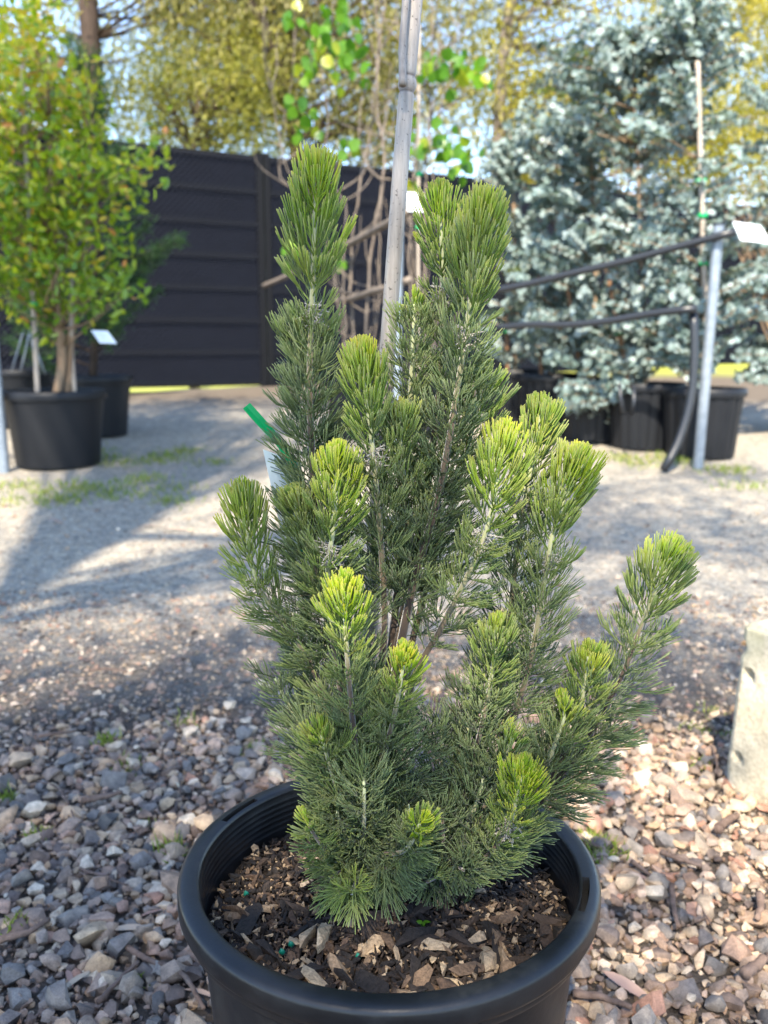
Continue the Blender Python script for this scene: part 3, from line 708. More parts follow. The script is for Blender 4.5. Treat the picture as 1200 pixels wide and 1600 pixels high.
# silver eucalypts
def euc(label, base, regs, nt, Yc, spread):
    t = thing('silver_eucalypt', label, 'tree', soilpt(base, 0, 0, .36), 'silver eucalypts in ribbed pots')
    mb = MB(); top = at(regs[0][0], regs[0][1], Yc); s1 = limb(mb, [soilpt(base, 0, 0, .34), (soilpt(base, .03, 0, .34) + top) / 2, top], .02, .006, 7, .1); mb.build('trunk', M['bark_tan'], t)
    mb = MB(); mb2 = MB()
    for k in range(nt):
        cx, cy, rx, ry = regs[rng.integers(len(regs))]
        e = at(cx + rng.uniform(-1, 1) * rx, cy + rng.uniform(-1, 1) * ry, Yc + rng.normal() * spread)
        i = np.argmin(np.linalg.norm(s1 - (e - np.array([0, 0, .12])), axis=1)); a = s1[i]
        d = e - a; L = np.linalg.norm(d); st = e - d / max(L, .01) * min(L, .38)
        q = limb(mb, [a, st, e - [0, 0, .0], e + nrm(d) * .05 - [0, 0, .03]], .006, .002, 4, .05)
        m_ = max(5, int(min(L, .42) / .024)); tt = np.linspace(len(q) - 1 - min(L, .38) / .05, len(q) - 1, m_); tt = np.clip(tt, 0, len(q) - 1.001)
        P = np.stack([np.interp(tt, np.arange(len(q)), q[:, c]) for c in range(3)], 1); P = np.repeat(P, 2, 0); n = len(P)
        side = nrm(np.cross(nrm(d), rng.normal(size=3)))[None] * np.where(np.arange(n) % 2, 1, -1)[:, None]
        D = side + rng.normal(size=(n, 3)) * .35; tone = rng.uniform(.2, .75)
        C = np.zeros((n, 3)); C[:, 0] = np.clip(rng.normal(tone, .14, n), 0, .92)
        if rng.uniform() < .012: C[:, 0] = 1
        sz = rng.uniform(.032, .052) * rng.uniform(.8, 1.15, n); leaves(mb2, P, D, sz, sz * .95, C, 'oval', .2)
    mb.build('branches', M['bark_tan'], t, True, None, 'stuff'); mb2.build('crown', M['silver_leaf'], t, True, None, 'stuff')
euc('silver blue eucalypt in the ribbed pot by the grey post', RPOS[0], [(1085, 20, 60, 50), (1080, 120, 90, 80), (1090, 250, 100, 90), (1100, 400, 100, 60), (1120, 480, 80, 60), (1060, 520, 60, 50)], 270, RPOS[0][1] + .1, .18)
euc('tall silver blue eucalypt in the second ribbed pot', RPOS[1], [(985, 60, 90, 40), (970, 150, 110, 80), (980, 290, 90, 90), (1000, 420, 80, 70), (990, 540, 70, 40), (930, 620, 50, 25)], 290, RPOS[1][1] + .05, .2)
euc('bushy silver blue eucalypt in the third ribbed pot', RPOS[2], [(920, 120, 80, 60), (910, 230, 60, 70), (900, 360, 70, 80), (930, 500, 60, 60), (880, 520, 50, 40)], 250, RPOS[2][1] + .05, .2)
euc('sparser silver eucalypt in the fourth ribbed pot', RPOS[3], [(870, 180, 60, 60), (870, 300, 60, 80), (850, 430, 60, 60), (850, 520, 50, 40)], 150, RPOS[3][1] + .05, .22)
euc('darker silver eucalypt at the far end of the row', RPOS[4], [(800, 230, 40, 40), (800, 300, 50, 60), (800, 420, 50, 60), (790, 510, 50, 40)], 110, RPOS[4][1] + .05, .22)
euc('silver eucalypt draping over the bare brown shrub', RP0, [(1230, 190, 70, 60), (1260, 330, 90, 60), (1210, 430, 70, 60), (1200, 560, 50, 40)], 170, RP0[1] + .1, .25)

# bare brown shrub
t = thing('bare_shrub', 'bare brown shrub with upright twigs behind the silver foliage', 'shrub', soilpt(RP0, 0, 0, .36)); mb = MB()
for k in range(34):
    px, py = rng.uniform(1130, 1330), rng.uniform(270, 430); e = at(px, py, RP0[1] + rng.normal() * .15); a = soilpt(RP0, rng.normal() * .05 - .12, rng.normal() * .05, .36)
    q = limb(mb, [a, (a + e) / 2 + [rng.normal() * .04, 0, 0], e], .011, .003, 5, .08)
    for _ in range(3):
        p = q[rng.integers(len(q) // 2, len(q))]; limb(mb, [p, p + [rng.normal() * .06, rng.normal() * .05, rng.uniform(.06, .16)]], .004, .0015, 3, .1)
mb.build('stems', M['bark_tan'], t, True, None, 'stuff')

# bare saplings with a few heart-shaped leaves
mb = MB(); a = np.linspace(0, 2 * np.pi, 13)[:-1]
v = [(0, 0, 0)]
for q in a:
    rr = .5 * (1 + .28 * math.sin(q - math.pi / 2) * -1) ; v.append((rr * math.cos(q) * .95, .5 + .52 * math.sin(q) * (1.15 if math.sin(q) > 0 else .9), .10 * abs(math.cos(q)) - .05 * max(0, math.sin(q))))
v[0] = (0, .5, 0); mb.add(np.array(v), np.array([[0, k + 1, (k + 1) % 12 + 1] for k in range(12)]))
heart_me = mb.mesh('leaf', M['heart_leaf_object'])
def heart(parent, p, size):
    o = bpy.data.objects.new('leaf', heart_me); col.objects.link(o); o.parent = parent; o.matrix_parent_inverse = Matrix.Translation(-PINV[parent.name])
    o.location = Vector(p); o.rotation_euler = (rng.uniform(-2.4, -1.1), rng.normal() * .5, rng.uniform(-1, 1) + math.pi); o.scale = (size,) * 3
def sapling(label, base, mains, leafspots, Yc):
    t = thing('bare_sapling', label, 'tree', soilpt(base, 0, 0, .36), 'bare saplings behind the bamboo stake')
    allp = []
    for k, (pts, r) in enumerate(mains):
        mb = MB(); P = [at(x, y, Yc + .04 * math.sin(k * 2.1) + .03 * i * math.cos(k)) for i, (x, y) in enumerate(pts)]
        q = limb(mb, P, r * .75, r * .34, 6, .08, .004); mb.build('stem', M['bark_grey'], t); allp.append(q)
    mb = MB(); A = np.vstack(allp)
    for _ in range(70):
        p = A[rng.integers(len(A))]; d = np.array([rng.normal() * .16, rng.normal() * .12, rng.uniform(.12, .42)])
        limb(mb, [p, p + d * [.8, .8, .4], p + d], .0055, .002, 4, .06, .003)
    mb.build('twigs', M['bark_grey'], t, True, None, 'stuff')
    for (cx, cy, rx, ry, n) in leafspots:
        for _ in range(n): heart(t, at(cx + rng.normal() * rx, cy + rng.normal() * ry, Yc + rng.normal() * .1), rng.uniform(.055, .085))
Y1, Y2 = MP[0][1], MP[1][1]
sapling('taller bare sapling with many grey stems and sparse lime leaves', MP[0],
        [([(570, 640), (576, 430), (600, 260), (588, 150), (604, -30)], .016), ([(560, 640), (548, 430), (560, 300), (582, 180), (590, 60), (585, -40)], .014),
         ([(580, 640), (612, 420), (616, 280), (632, 120), (640, -40)], .015), ([(552, 640), (520, 420), (485, 300), (450, 265), (430, 180), (411, 80), (414, 10)], .009),
         ([(612, 281), (585, 274), (566, 240), (560, 190), (575, 120)], .011), ([(545, 640), (536, 420), (540, 320), (505, 270), (512, 180), (500, 60), (540, -30)], .010),
         ([(566, 640), (590, 480), (594, 330), (600, 240), (612, 100)], .008), ([(470, 300), (440, 280), (437, 215), (460, 110), (455, 30)], .007)],
        [(510, 50, 18, 20, 18), (545, 85, 22, 25, 24), (490, 95, 14, 14, 12), (540, 15, 15, 15, 8), (468, 160, 14, 18, 10), (548, 228, 8, 8, 4), (452, 400, 8, 14, 7), (527, 408, 8, 6, 5), (480, 205, 12, 14, 6), (465, 20, 14, 14, 7)], Y1)
sapling('leafier bare sapling with lime heart shaped leaves beside the bamboo stake', MP[1],
        [([(662, 640), (664, 420), (666, 260), (674, 150), (676, -40)], .014), ([(655, 640), (645, 420), (655, 280), (690, 160), (720, 20), (740, -40)], .009),
         ([(665, 640), (690, 420), (675, 260), (672, 165), (700, 122)], .010), ([(650, 640), (640, 420), (652, 200), (648, 60), (660, -30)], .008)],
        [(700, 105, 22, 14, 18), (735, 110, 14, 14, 12), (665, 105, 10, 10, 6), (700, 200, 16, 14, 12), (725, 250, 12, 14, 12), (655, 215, 10, 18, 9), (645, 285, 10, 10, 6), (705, 245, 10, 14, 8)], Y2)

def card(label, corners, m_, name='hanging_tag', group='white tags on the nursery trees', nlines=4):
    A = [np.array(c) for c in corners]; nn = nrm(np.cross(A[1] - A[0], A[3] - A[0])); nn = nn * (-np.sign(nn[1]) if abs(nn[1]) > 1e-6 else 1)
    t = thing(name, label, 'tag', A[3], group); mb = MB(); th = .0012
    mb.add(np.array(A + [a - nn * th for a in A]), np.array([[0, 1, 2, 3], [7, 6, 5, 4], [0, 4, 5, 1], [1, 5, 6, 2], [2, 6, 7, 3], [3, 7, 4, 0]])); mb.build('card', m_, t, False)
    mb = MB()
    for k in range(nlines):
        f = .2 + .6 * k / max(1, nlines - 1); l = A[0] + (A[3] - A[0]) * f; r_ = A[1] + (A[2] - A[1]) * f; h = (A[3] - A[0]) * .03; e = rng.uniform(.5, .85)
        p0 = l + (r_ - l) * .1; p1 = l + (r_ - l) * e; mb.add(np.array([p0, p1, p1 + h, p0 + h]) + nn * .0008, np.array([[0, 1, 2, 3]]))
    if nlines: mb.build('print', M['card_print'], t, False)
    return t
Yt = LP[1] - .32
card('white tag beside the trunks of the lime shrub', [at(142, 516, Yt), at(168, 517, Yt), at(183, 537, Yt - .03), at(156, 536, Yt - .03)], M['white_card'])
Yt = PR[1] - .1
card('white tag hanging over the rail near the bare brown shrub', [at(1145, 346, Yt), at(1188, 352, Yt), at(1207, 381, Yt - .03), at(1157, 375, Yt - .03)], M['white_card'])
Yt = PM[1] - .1
card('white tag behind the bamboo stake', [at(634, 300, Yt), at(662, 302, Yt), at(664, 331, Yt - .01), at(637, 330, Yt - .01)], M['white_card'])
# wire hangers on the far pot
for k in range(2):
    pipe('wire_loop', 'loose wire loop hanging over the pots behind the grey post', [at(18 + 14 * k, 580, 6.0), at(30 + 12 * k, 540, 6.0), at(42 + 8 * k, 505, 6.0), at(52 + 5 * k, 545, 6.0), at(62 + 9 * k, 585, 6.0)], .005, 'wire', 'wire loops', M['steel'])

# ------------------------------------------------------------------ concrete block
c0 = on_ground(1128, 1229); c1 = on_ground(1190, 1262)
u = nrm((c1 - c0)[:2]); u = np.array([u[0], u[1], 0]); vv = np.array([-u[1], u[0], 0]); hb = at(1166, 962, c0[1])[2] - c0[2]
t = thing('concrete_block', 'pale weathered concrete block with chipped edge on the gravel', 'block', c0)
bm = bmesh.new(); LEN, THK = .52, .19
bmesh.ops.create_cube(bm, size=1)
for v in bm.verts:
    x, y, z = v.co; tp = 1 - .1 * (z + .5)
    v.co = Vector((x * LEN * (1 - .035 * (z + .5)), y * THK * (1 - .12 * (z + .5)), (z + .5) * hb))
bmesh.ops.bevel(bm, geom=bm.edges[:], offset=.008, segments=3, affect='EDGES')
bmesh.ops.subdivide_edges(bm, edges=[e for e in bm.edges if e.calc_length() > .03], cuts=60, use_grid_fill=True)
bmesh.ops.triangulate(bm, faces=bm.faces[:])
holes = [(-LEN / 2 + .035, hb * .72, .008), (-LEN / 2 + .03, hb * .24, .007), (-LEN / 2 + .20, hb * .55, .008)]
for v in bm.verts:
    n_ = mnoise.noise(v.co * 14) * .003 + mnoise.noise(v.co * 45) * .0015
    v.co += v.normal * n_ if v.normal.length else Vector()
    for hx, hz, hr in holes:
        if v.co.y < -THK * .35:
            d = math.hypot(v.co.x - hx, v.co.z - hz)
            if d < hr * 1.5: v.co.y += .030 * (1 - (d / (hr * 1.5)) ** 2)
    d = (v.co - Vector((-LEN / 2 + .004, -THK / 2 + .01, hb * .86))).length
    if d < .022: v.co += Vector((.014, .010, 0)) * (1 - d / .022)
me = bpy.data.meshes.new('body'); bm.to_mesh(me); bm.free(); me.materials.append(M['concrete'])
for p in me.polygons: p.use_smooth = True
o = obj('body', me, t)
mtx = Matrix(((u[0], vv[0], 0, 0), (u[1], vv[1], 0, 0), (0, 0, 1, 0), (0, 0, 0, 1)))
cen = c0 + u * LEN / 2 + vv * THK / 2
o.matrix_parent_inverse = Matrix.Identity(4); o.matrix_basis = Matrix.Translation(Vector(cen - c0) - Vector((0, 0, .012))) @ mtx
v, f = hull(16, .8, .8, 55); mb = MB(); mb.add(v * .009 + (c0 + u * .016 + vv * .018 + np.array([0, 0, hb * .85])), f); mb.build('chipped_spot', M['rust_chip'], t, False)

# ------------------------------------------------------------------ black pot
pot = thing('black_pot', 'large round black plastic pot holding the woolly bush', 'pot', POT)
rb = .165; ri = .189
C3 = POT.copy()
mb = MB(); lathe(mb, [(.001, .002), (rb - .01, .002), (rb, .012), (.1885, RIM_Z - .045), (.190, RIM_Z - .030)], C3, 128); mb.build('wall', M['pot'], pot, True, 40)
prof = []
z = RIM_Z - .004
prof.append((ri, z))
for k in range(6):
    z0 = RIM_Z - .012 - k * .0065; prof += [(ri - .0005 * k, z0), (ri - .0006 - .0005 * k, z0 - .001), (ri - .0006 - .0005 * k, z0 - .0022), (ri - .0005 * (k + 1), z0 - .003)]
prof += [(ri - .006, RIM_Z - .07), (rb - .004, .02), (.001, .014)]
mb = MB(); lathe(mb, prof, C3, 128); mb.build('inner_wall', M['pot'], pot, True, 45)
# rim with two hand slots
nseg = 240; ang = np.linspace(0, 2 * np.pi, nseg, endpoint=False)
rp = [(ri, -.004), (ri + .0012, -.0006), (ri + .0030, 0), (ri + .0100, 0), (ri + .0155, -.0006), (RO - .0016, -.0026), (RO, -.0065), (RO, -.020), (RO - .0015, -.0235), (RO - .004, -.0245), (RO - .0045, -.030), (RO - .0065, -.0345), (RO - .016, -.0355)]
V = np.zeros((len(rp), nseg, 3))
for i_, (r_, z_) in enumerate(rp):
    V[i_, :, 0] = C3[0] + r_ * np.cos(ang); V[i_, :, 1] = C3[1] + r_ * np.sin(ang); V[i_, :, 2] = RIM_Z + z_
slots = []
for a0 in (R(150), R(-18)):
    slots.append([(k % nseg) for k in range(int((a0 - R(8.5)) / (2 * np.pi) * nseg), int((a0 + R(8.5)) / (2 * np.pi) * nseg))])
cut = {(2, k) for s_ in slots for k in s_}
fs = [[i_ * nseg + k, i_ * nseg + (k + 1) % nseg, (i_ + 1) * nseg + (k + 1) % nseg, (i_ + 1) * nseg + k] for i_ in range(len(rp) - 1) for k in range(nseg) if (i_, k) not in cut]
mb = MB(); mb.add(V.reshape(-1, 3), np.array(fs)); mb.build('rim', M['pot'], pot, True, 55)
for s_ in slots:                                   # sunk walls of each slot
    mb = MB(); a_ = ang[s_ + [(s_[-1] + 1) % nseg]]; W = []
    for r_, z_ in ((rp[2][0], 0), (rp[2][0], -.016), (rp[3][0], -.016), (rp[3][0], 0)):
        W.append(np.stack([C3[0] + r_ * np.cos(a_), C3[1] + r_ * np.sin(a_), np.full(len(a_), RIM_Z + z_)], 1))
    q = len(a_); f = [[i_ * q + k, i_ * q + k + 1, (i_ + 1) * q + k + 1, (i_ + 1) * q + k] for i_ in range(3) for k in range(q - 1)]
    mb.add(np.vstack(W), [np.array(f), np.array([[0, q, 2 * q, 3 * q], [q - 1, 2 * q - 1, 3 * q - 1, 4 * q - 1]])]); mb.build('hand_slot', M['slot'], pot, False)

# ------------------------------------------------------------------ potting mix
SOIL_Z = RIM_Z - .052; RS = ri - .006
def sz(x, y):
    return SOIL_Z + .006 * np.sin(x * 31 + 1) * np.sin(y * 27) + .010 * np.exp(-((x - POT[0]) ** 2 + (y - POT[1]) ** 2) / .006)
mix = None
rr = np.linspace(0, RS + .001, 30); aa = np.linspace(0, 2 * np.pi, 90, endpoint=False)
Vx = POT[0] + rr[:, None] * np.cos(aa); Vy = POT[1] + rr[:, None] * np.sin(aa); Vz = sz(Vx, Vy) - .004 + rng.normal(size=Vx.shape) * .0012
i = np.arange(29)[:, None] * 90; j = np.arange(90)[None]; k = (j + 1) % 90
mb = MB(); mb.add(np.stack([Vx, Vy, Vz], -1).reshape(-1, 3), np.stack([i + j, i + k, i + 90 + k, i + 90 + j], -1).reshape(-1, 4))
mix = thing('potting_mix', 'dark bark potting mix filling the black pot', 'soil', (POT[0], POT[1], SOIL_Z - .01))
mb.build('soil', M['soil'], mix)
chips = []
for k in range(14):
    r_ = np.random.default_rng(600 + k); v, f = hull(11, .42, .7, 700 + k); v = v * np.array([r_.uniform(1.0, 1.5), r_.uniform(.3, .7), .9]); chips.append((v, f))
chip_me = []
for v, f in chips:
    mb = MB(); mb.add(v, f); chip_me.append(mb.mesh('wood_chip', M['chip'], False))
def disc(n, rmax):
    r_ = rmax * np.sqrt(rng.uniform(size=n)); a_ = rng.uniform(0, 2 * np.pi, n); return np.stack([POT[0] + r_ * np.cos(a_), POT[1] + r_ * np.sin(a_)], 1)
n = 9000; Pc = disc(n, RS - .004); S = np.clip(rng.lognormal(math.log(.0031), .45, n), .0012, .008)
mb = MB(); Cc = rng.uniform(size=n) ** 1.25
scatter(mb, chips, rng.integers(0, 14, n), np.column_stack([Pc, sz(Pc[:, 0], Pc[:, 1]) + S * .2 + rng.uniform(0, .004, n)]), S, rot(n, .6), Cc)
mb.build('mulch', M['mulch'], mix, False, None, 'stuff')
n = 300; Pc = disc(1500, RS - .012); Pc = Pc[np.argsort(Pc[:, 1] + rng.uniform(0, .18, len(Pc)))][:n]
S = np.clip(rng.lognormal(math.log(.0095), .38, n), .0045, .02); Rm = rot(n, .35)
for q in range(n):
    o = bpy.data.objects.new('wood_chip', chip_me[q % 14]); col.objects.link(o); o.parent = mix; o.matrix_parent_inverse = Matrix.Translation(-PINV[mix.name])
    o.matrix_basis = Matrix.Translation(Vector((Pc[q, 0], Pc[q, 1], float(sz(Pc[q, 0], Pc[q, 1])) + S[q] * .22 + .002))) @ Matrix(Rm[q].tolist()).to_4x4() @ Matrix.Scale(float(S[q]), 4)

# fertiliser beads and a seedling
M['bead'] = mat('green_bead', (.005, .16, .10), .3); M['perlite'] = mat('perlite', (.7, .68, .62), .8)
def at_soil(px, py):
    p = at(px, py, 1)
    d = p - np.array([0, 0, H]); tt = (SOIL_Z + .004 - H) / d[2]; return np.array([0, 0, H]) + d * tt
v, f = hull(24, 1.0, .95, 9)
for (px, py) in [(441, 1493), (385, 1402), (455, 1481), (795, 1370), (560, 1500)]:
    mb = MB(); mb.add(v * .0028 + at_soil(px, py) + [0, 0, .004], f); o = mb.build('fertiliser_bead', M['bead']); tag(o, 'tiny green fertiliser bead lying on the potting mix', 'bead', 'fertiliser beads')
p0 = at_soil(657, 1462); t = thing('seedling', 'tiny bright green seedling sprouting from the potting mix', 'seedling', p0)
mb = MB(); tube(mb, smooth_path([p0, p0 + [.001, 0, .008], p0 + [.002, 0, .014]], .002)[0], .0007, 5, (.5, 0, 0)); mb.build('stem', M['heart_leaf'], t)
for d in ((1, -.2, .3), (-.8, -.4, .5), (.2, -.8, .2)):
    mb = MB(); leaves(mb, (p0 + [.002, 0, .014])[None], np.array([d]), .008, .004, np.array([[.9, 0, 0]]), 'oval'); mb.build('leaf', M['heart_leaf'], t)

# ------------------------------------------------------------------ bamboo stake
YS = .925
q, u_ = smooth_path([at(566, 1290, .87), at(578, 1000, .90), at(590, 790, YS), at(610, 480, YS + .01), at(634, 160, YS + .02), at(650, -20, YS + .03), at(656, -110, YS + .035)], .0025)
# run down into the potting mix
t = thing('bamboo_stake', 'weathered grey bamboo stake standing up through the woolly bush', 'stake', q[0])
rad = np.full(len(q), .0081); cc = np.zeros((len(q), 3))
pxq = to_px(q)
for ny_ in (132, 600, 1010):
    d = np.abs(pxq[:, 1] - ny_) / 1600 * 1.0; bulge = np.exp(-(d / .0045) ** 2); rad += .0016 * bulge
    k0 = np.argmin(d); rad[[k0 - 3, k0 + 3]] -= .0012; cc[[k0 - 3, k0 + 3], 0] = .9
rad *= np.interp(pxq[:, 1], [0, 200, 800], [.93, .98, 1.02])
mb = MB(); tube(mb, q, rad, 20, cc); mb.build('culm', M['bamboo'], t)
mb = MB(); qq, _ = smooth_path([at(629, 134, YS - .004), at(629, 70, YS + .005), at(634, 0, YS + .012), at(637, -60, YS + .02)], .006)
tube(mb, qq, np.linspace(.0038, .0034, len(qq)) + rng.normal(size=len(qq)) * .0002, 8, np.column_stack([rng.uniform(.1, .5, len(qq)), np.zeros(len(qq)), np.zeros(len(qq))])); mb.build('side_shoot', M['bamboo'], t)

# ------------------------------------------------------------------ woolly bush
Yc = POT[1]
bush = thing('woolly_bush', 'woolly bush with soft needle foliage and lime new tips', 'bush', (POT[0], POT[1], SOIL_Z))
stats = [0]
def shoot(pts, new, bare=9999, dens=1.0, lime=.98, Lnew=.045, Lold=.048, r0=.0042, wide=1.0, collar=True, oldtone=.17):
    """pts from tip to base in photo pixels plus a depth offset; new = length of the new growth in metres"""
    P = [at(x, y, Yc + d) for x, y, d in pts]
    d0 = nrm(P[1] - P[0]); P[0] = P[0] + d0 * (.024 if new > .03 else .018)          # the leaves reach beyond the stem's tip
    if pts[-1] in (BL, BR_): P.append(np.array([P[-1][0] + rng.normal() * .004 + .004, P[-1][1] + rng.normal() * .004, SOIL_Z - .008]))   # down into the potting mix
    q, u_ = smooth_path(P, .004); Ltot = u_[-1]
    br_px = to_px(q)[:, 1]
    o_mb = MB(); rr_ = np.interp(u_, [0, .05, .2, .6], [.0013, .0021, r0 * .75, r0 * 1.35])
    age = np.clip(1.0 - u_ / (.30 if Ltot > .45 else .13), 0, 1) ** 1.0
    if Ltot < .16: age = age * .25
    cc = np.column_stack([age, np.zeros(len(q)), np.zeros(len(q))]); tube(o_mb, q, rr_, 7, cc)
    br = o_mb.build('branch', M['wool_stem'], bush)
    ml, mn = MB(), MB()
    T = -nrm(np.gradient(q, axis=0))                                                # towards the tip
    s = .0; phi = rng.uniform(0, 6.28); ph0 = rng.uniform(0, 6.28); vth, vL, vc = rng.uniform(.95, 1.25), rng.uniform(.9, 1.12), rng.normal() * .06; bl = [[], [], [], [], []]
    LST = {0: [], 1: []}
    while s < Ltot:
        isnew = s < new
        step = (.0027 if isnew else .0034) / dens
        if not isnew: step *= 1.0 + .55 * math.sin(s * 190 + ph0)      # leaves sit in loose whorls
        py = np.interp(s, u_, br_px)
        gap = collar and new > .05 and (new - .002) < s < new + .007
        if not (py > bare and rng.uniform() < min(1, (py - bare) / 60 + .3)) and not (gap and rng.uniform() < .85):
            LST[1 if isnew else 0].append((s, phi))
        s += step * rng.uniform(.6, 1.4); phi += 2.4 + rng.normal() * .25
    for kind, lst in LST.items():
        if not lst: continue
        a = np.array(lst); n = len(a); ss, ph = a[:, 0], a[:, 1]
        base = np.stack([np.interp(ss, u_, q[:, c]) for c in range(3)], 1); ax = nrm(np.stack([np.interp(ss, u_, T[:, c]) for c in range(3)], 1))
        e1 = nrm(np.cross(ax, np.array([.3, .9, .1]))); e2 = np.cross(ax, e1)
        rad_ = np.cos(ph)[:, None] * e1 + np.sin(ph)[:, None] * e2; tan_ = np.cross(ax, rad_)
        if kind:
            f = ss / max(new, .01); th = np.radians(np.interp(f, [0, .15, .45, 1], [4, 15, 30, 40])) + rng.normal(size=n) * .08
            te = np.radians(np.interp(f, [0, .2, .6, 1], [1, 3, 11, 26])) + rng.normal(size=n) * .07
            L = np.minimum(Lnew * .5 + ss * 1.0, Lnew * 1.25) * rng.uniform(.88, 1.08, n) * np.where(f > .8, .85, 1); ag = np.clip(lime * (1.0 - .62 * f) + rng.normal(size=n) * .10, .1, 1)
            nseg_, fan, r_n = 13, .33, .00068
            if new < .03: L *= .8
        else:
            f = np.clip((ss - new) / .25, 0, 1); th = np.radians(42 + 24 * f) + rng.normal(size=n) * .2
            te = np.radians(14 + 28 * f) + rng.normal(size=n) * .2
            L = Lold * (1 + .1 * f) * rng.uniform(.75, 1.15, n); ag = np.clip(oldtone - .07 * f + (.30 if new > .02 else .08) * np.exp(-(ss - new) / .045) + rng.normal(size=n) * .06, 0, 1)
            nseg_, fan, r_n = 14, .44, .00046
        th *= wide * vth; te *= wide * vth; L = L * vL; ag = np.clip(ag + vc, 0, 1)
        d = nrm(np.cos(th)[:, None] * ax + np.sin(th)[:, None] * rad_); up = nrm(np.cos(te)[:, None] * ax + np.sin(te)[:, None] * rad_)
        mbx = mn if kind else ml
        Cb = np.column_stack([ag, rng.uniform(size=n)])
        needles(mbx, base, d, nrm(d + .15 * up), L * .52, r_n * 1.5, Cb, 1)
        F_ = np.linspace(-1, 1, nseg_)
        ff = np.repeat(F_[None], n, 0) + rng.normal(size=(n, nseg_)) * .10
        gg = rng.uniform(-1, 1, (n, nseg_))
        st = .22 + .22 * np.round((1 - np.abs(ff)) * 2) / 2 + rng.uniform(0, .06, (n, nseg_))          # the leaf divides again and again
        S0 = base[:, None] + d[:, None] * (L[:, None] * st * .95)[..., None] + up[:, None] * (L[:, None] * st * .06)[..., None]
        lateral = tan_[:, None] * (ff * fan * 2.0)[..., None] + rad_[:, None] * (gg * fan * .5)[..., None]
        D1 = nrm(d[:, None] + lateral * 1.5); D2 = nrm(up[:, None] + lateral * (.18 if kind else .4) + rng.normal(size=(n, nseg_, 3)) * (.05 if kind else .11))
        Ls = L[:, None] * (1 - st) * (1 - .10 * ff ** 2) * (rng.uniform(.95, 1.04, (n, nseg_)) if kind else rng.uniform(.82, 1.1, (n, nseg_)))
        Cn = np.stack([np.repeat(ag[:, None], nseg_, 1), np.clip(np.repeat(Cb[:, 1:2], nseg_, 1) * .7 + .3 * rng.uniform(size=(n, nseg_)), 0, 1)], -1)
        needles(mbx, S0.reshape(-1, 3), D1.reshape(-1, 3), D2.reshape(-1, 3), Ls.ravel(), r_n, Cn.reshape(-1, 2)); stats[0] += n * (nseg_ + 1)
    if ml.V: ml.build('foliage', M['needle'], br, True, None, 'stuff')
    if mn.V: mn.build('new_growth', M['needle'], br, True, None, 'stuff')
    if collar and new > .05:                                                       # dry flower remains below the new growth
        mc = MB(); n = 60; k = int(np.argmin(np.abs(u_ - new - .004))); ph = rng.uniform(0, 6.28, n)
        e1 = nrm(np.cross(T[k], np.array([.3, .9, .1]))); e2 = np.cross(T[k], e1); rd = np.cos(ph)[:, None] * e1 + np.sin(ph)[:, None] * e2
        b_ = q[k] + T[k] * rng.uniform(-.012, .006, (n, 1)) + rd * .003
        needles(mc, b_, nrm(rd + rng.normal(size=(n, 3)) * .3), nrm(rd * .4 + rng.normal(size=(n, 3)) * .9), rng.uniform(.008, .017, n), .0006, np.column_stack([np.zeros(n), np.zeros(n)]))
        mc.build('dry_collar', M['dry'], br, True, None, 'stuff')
    return br
BL, BR_ = (566, 1345, .0), (692, 1400, -.005)     # the two bases in the pot
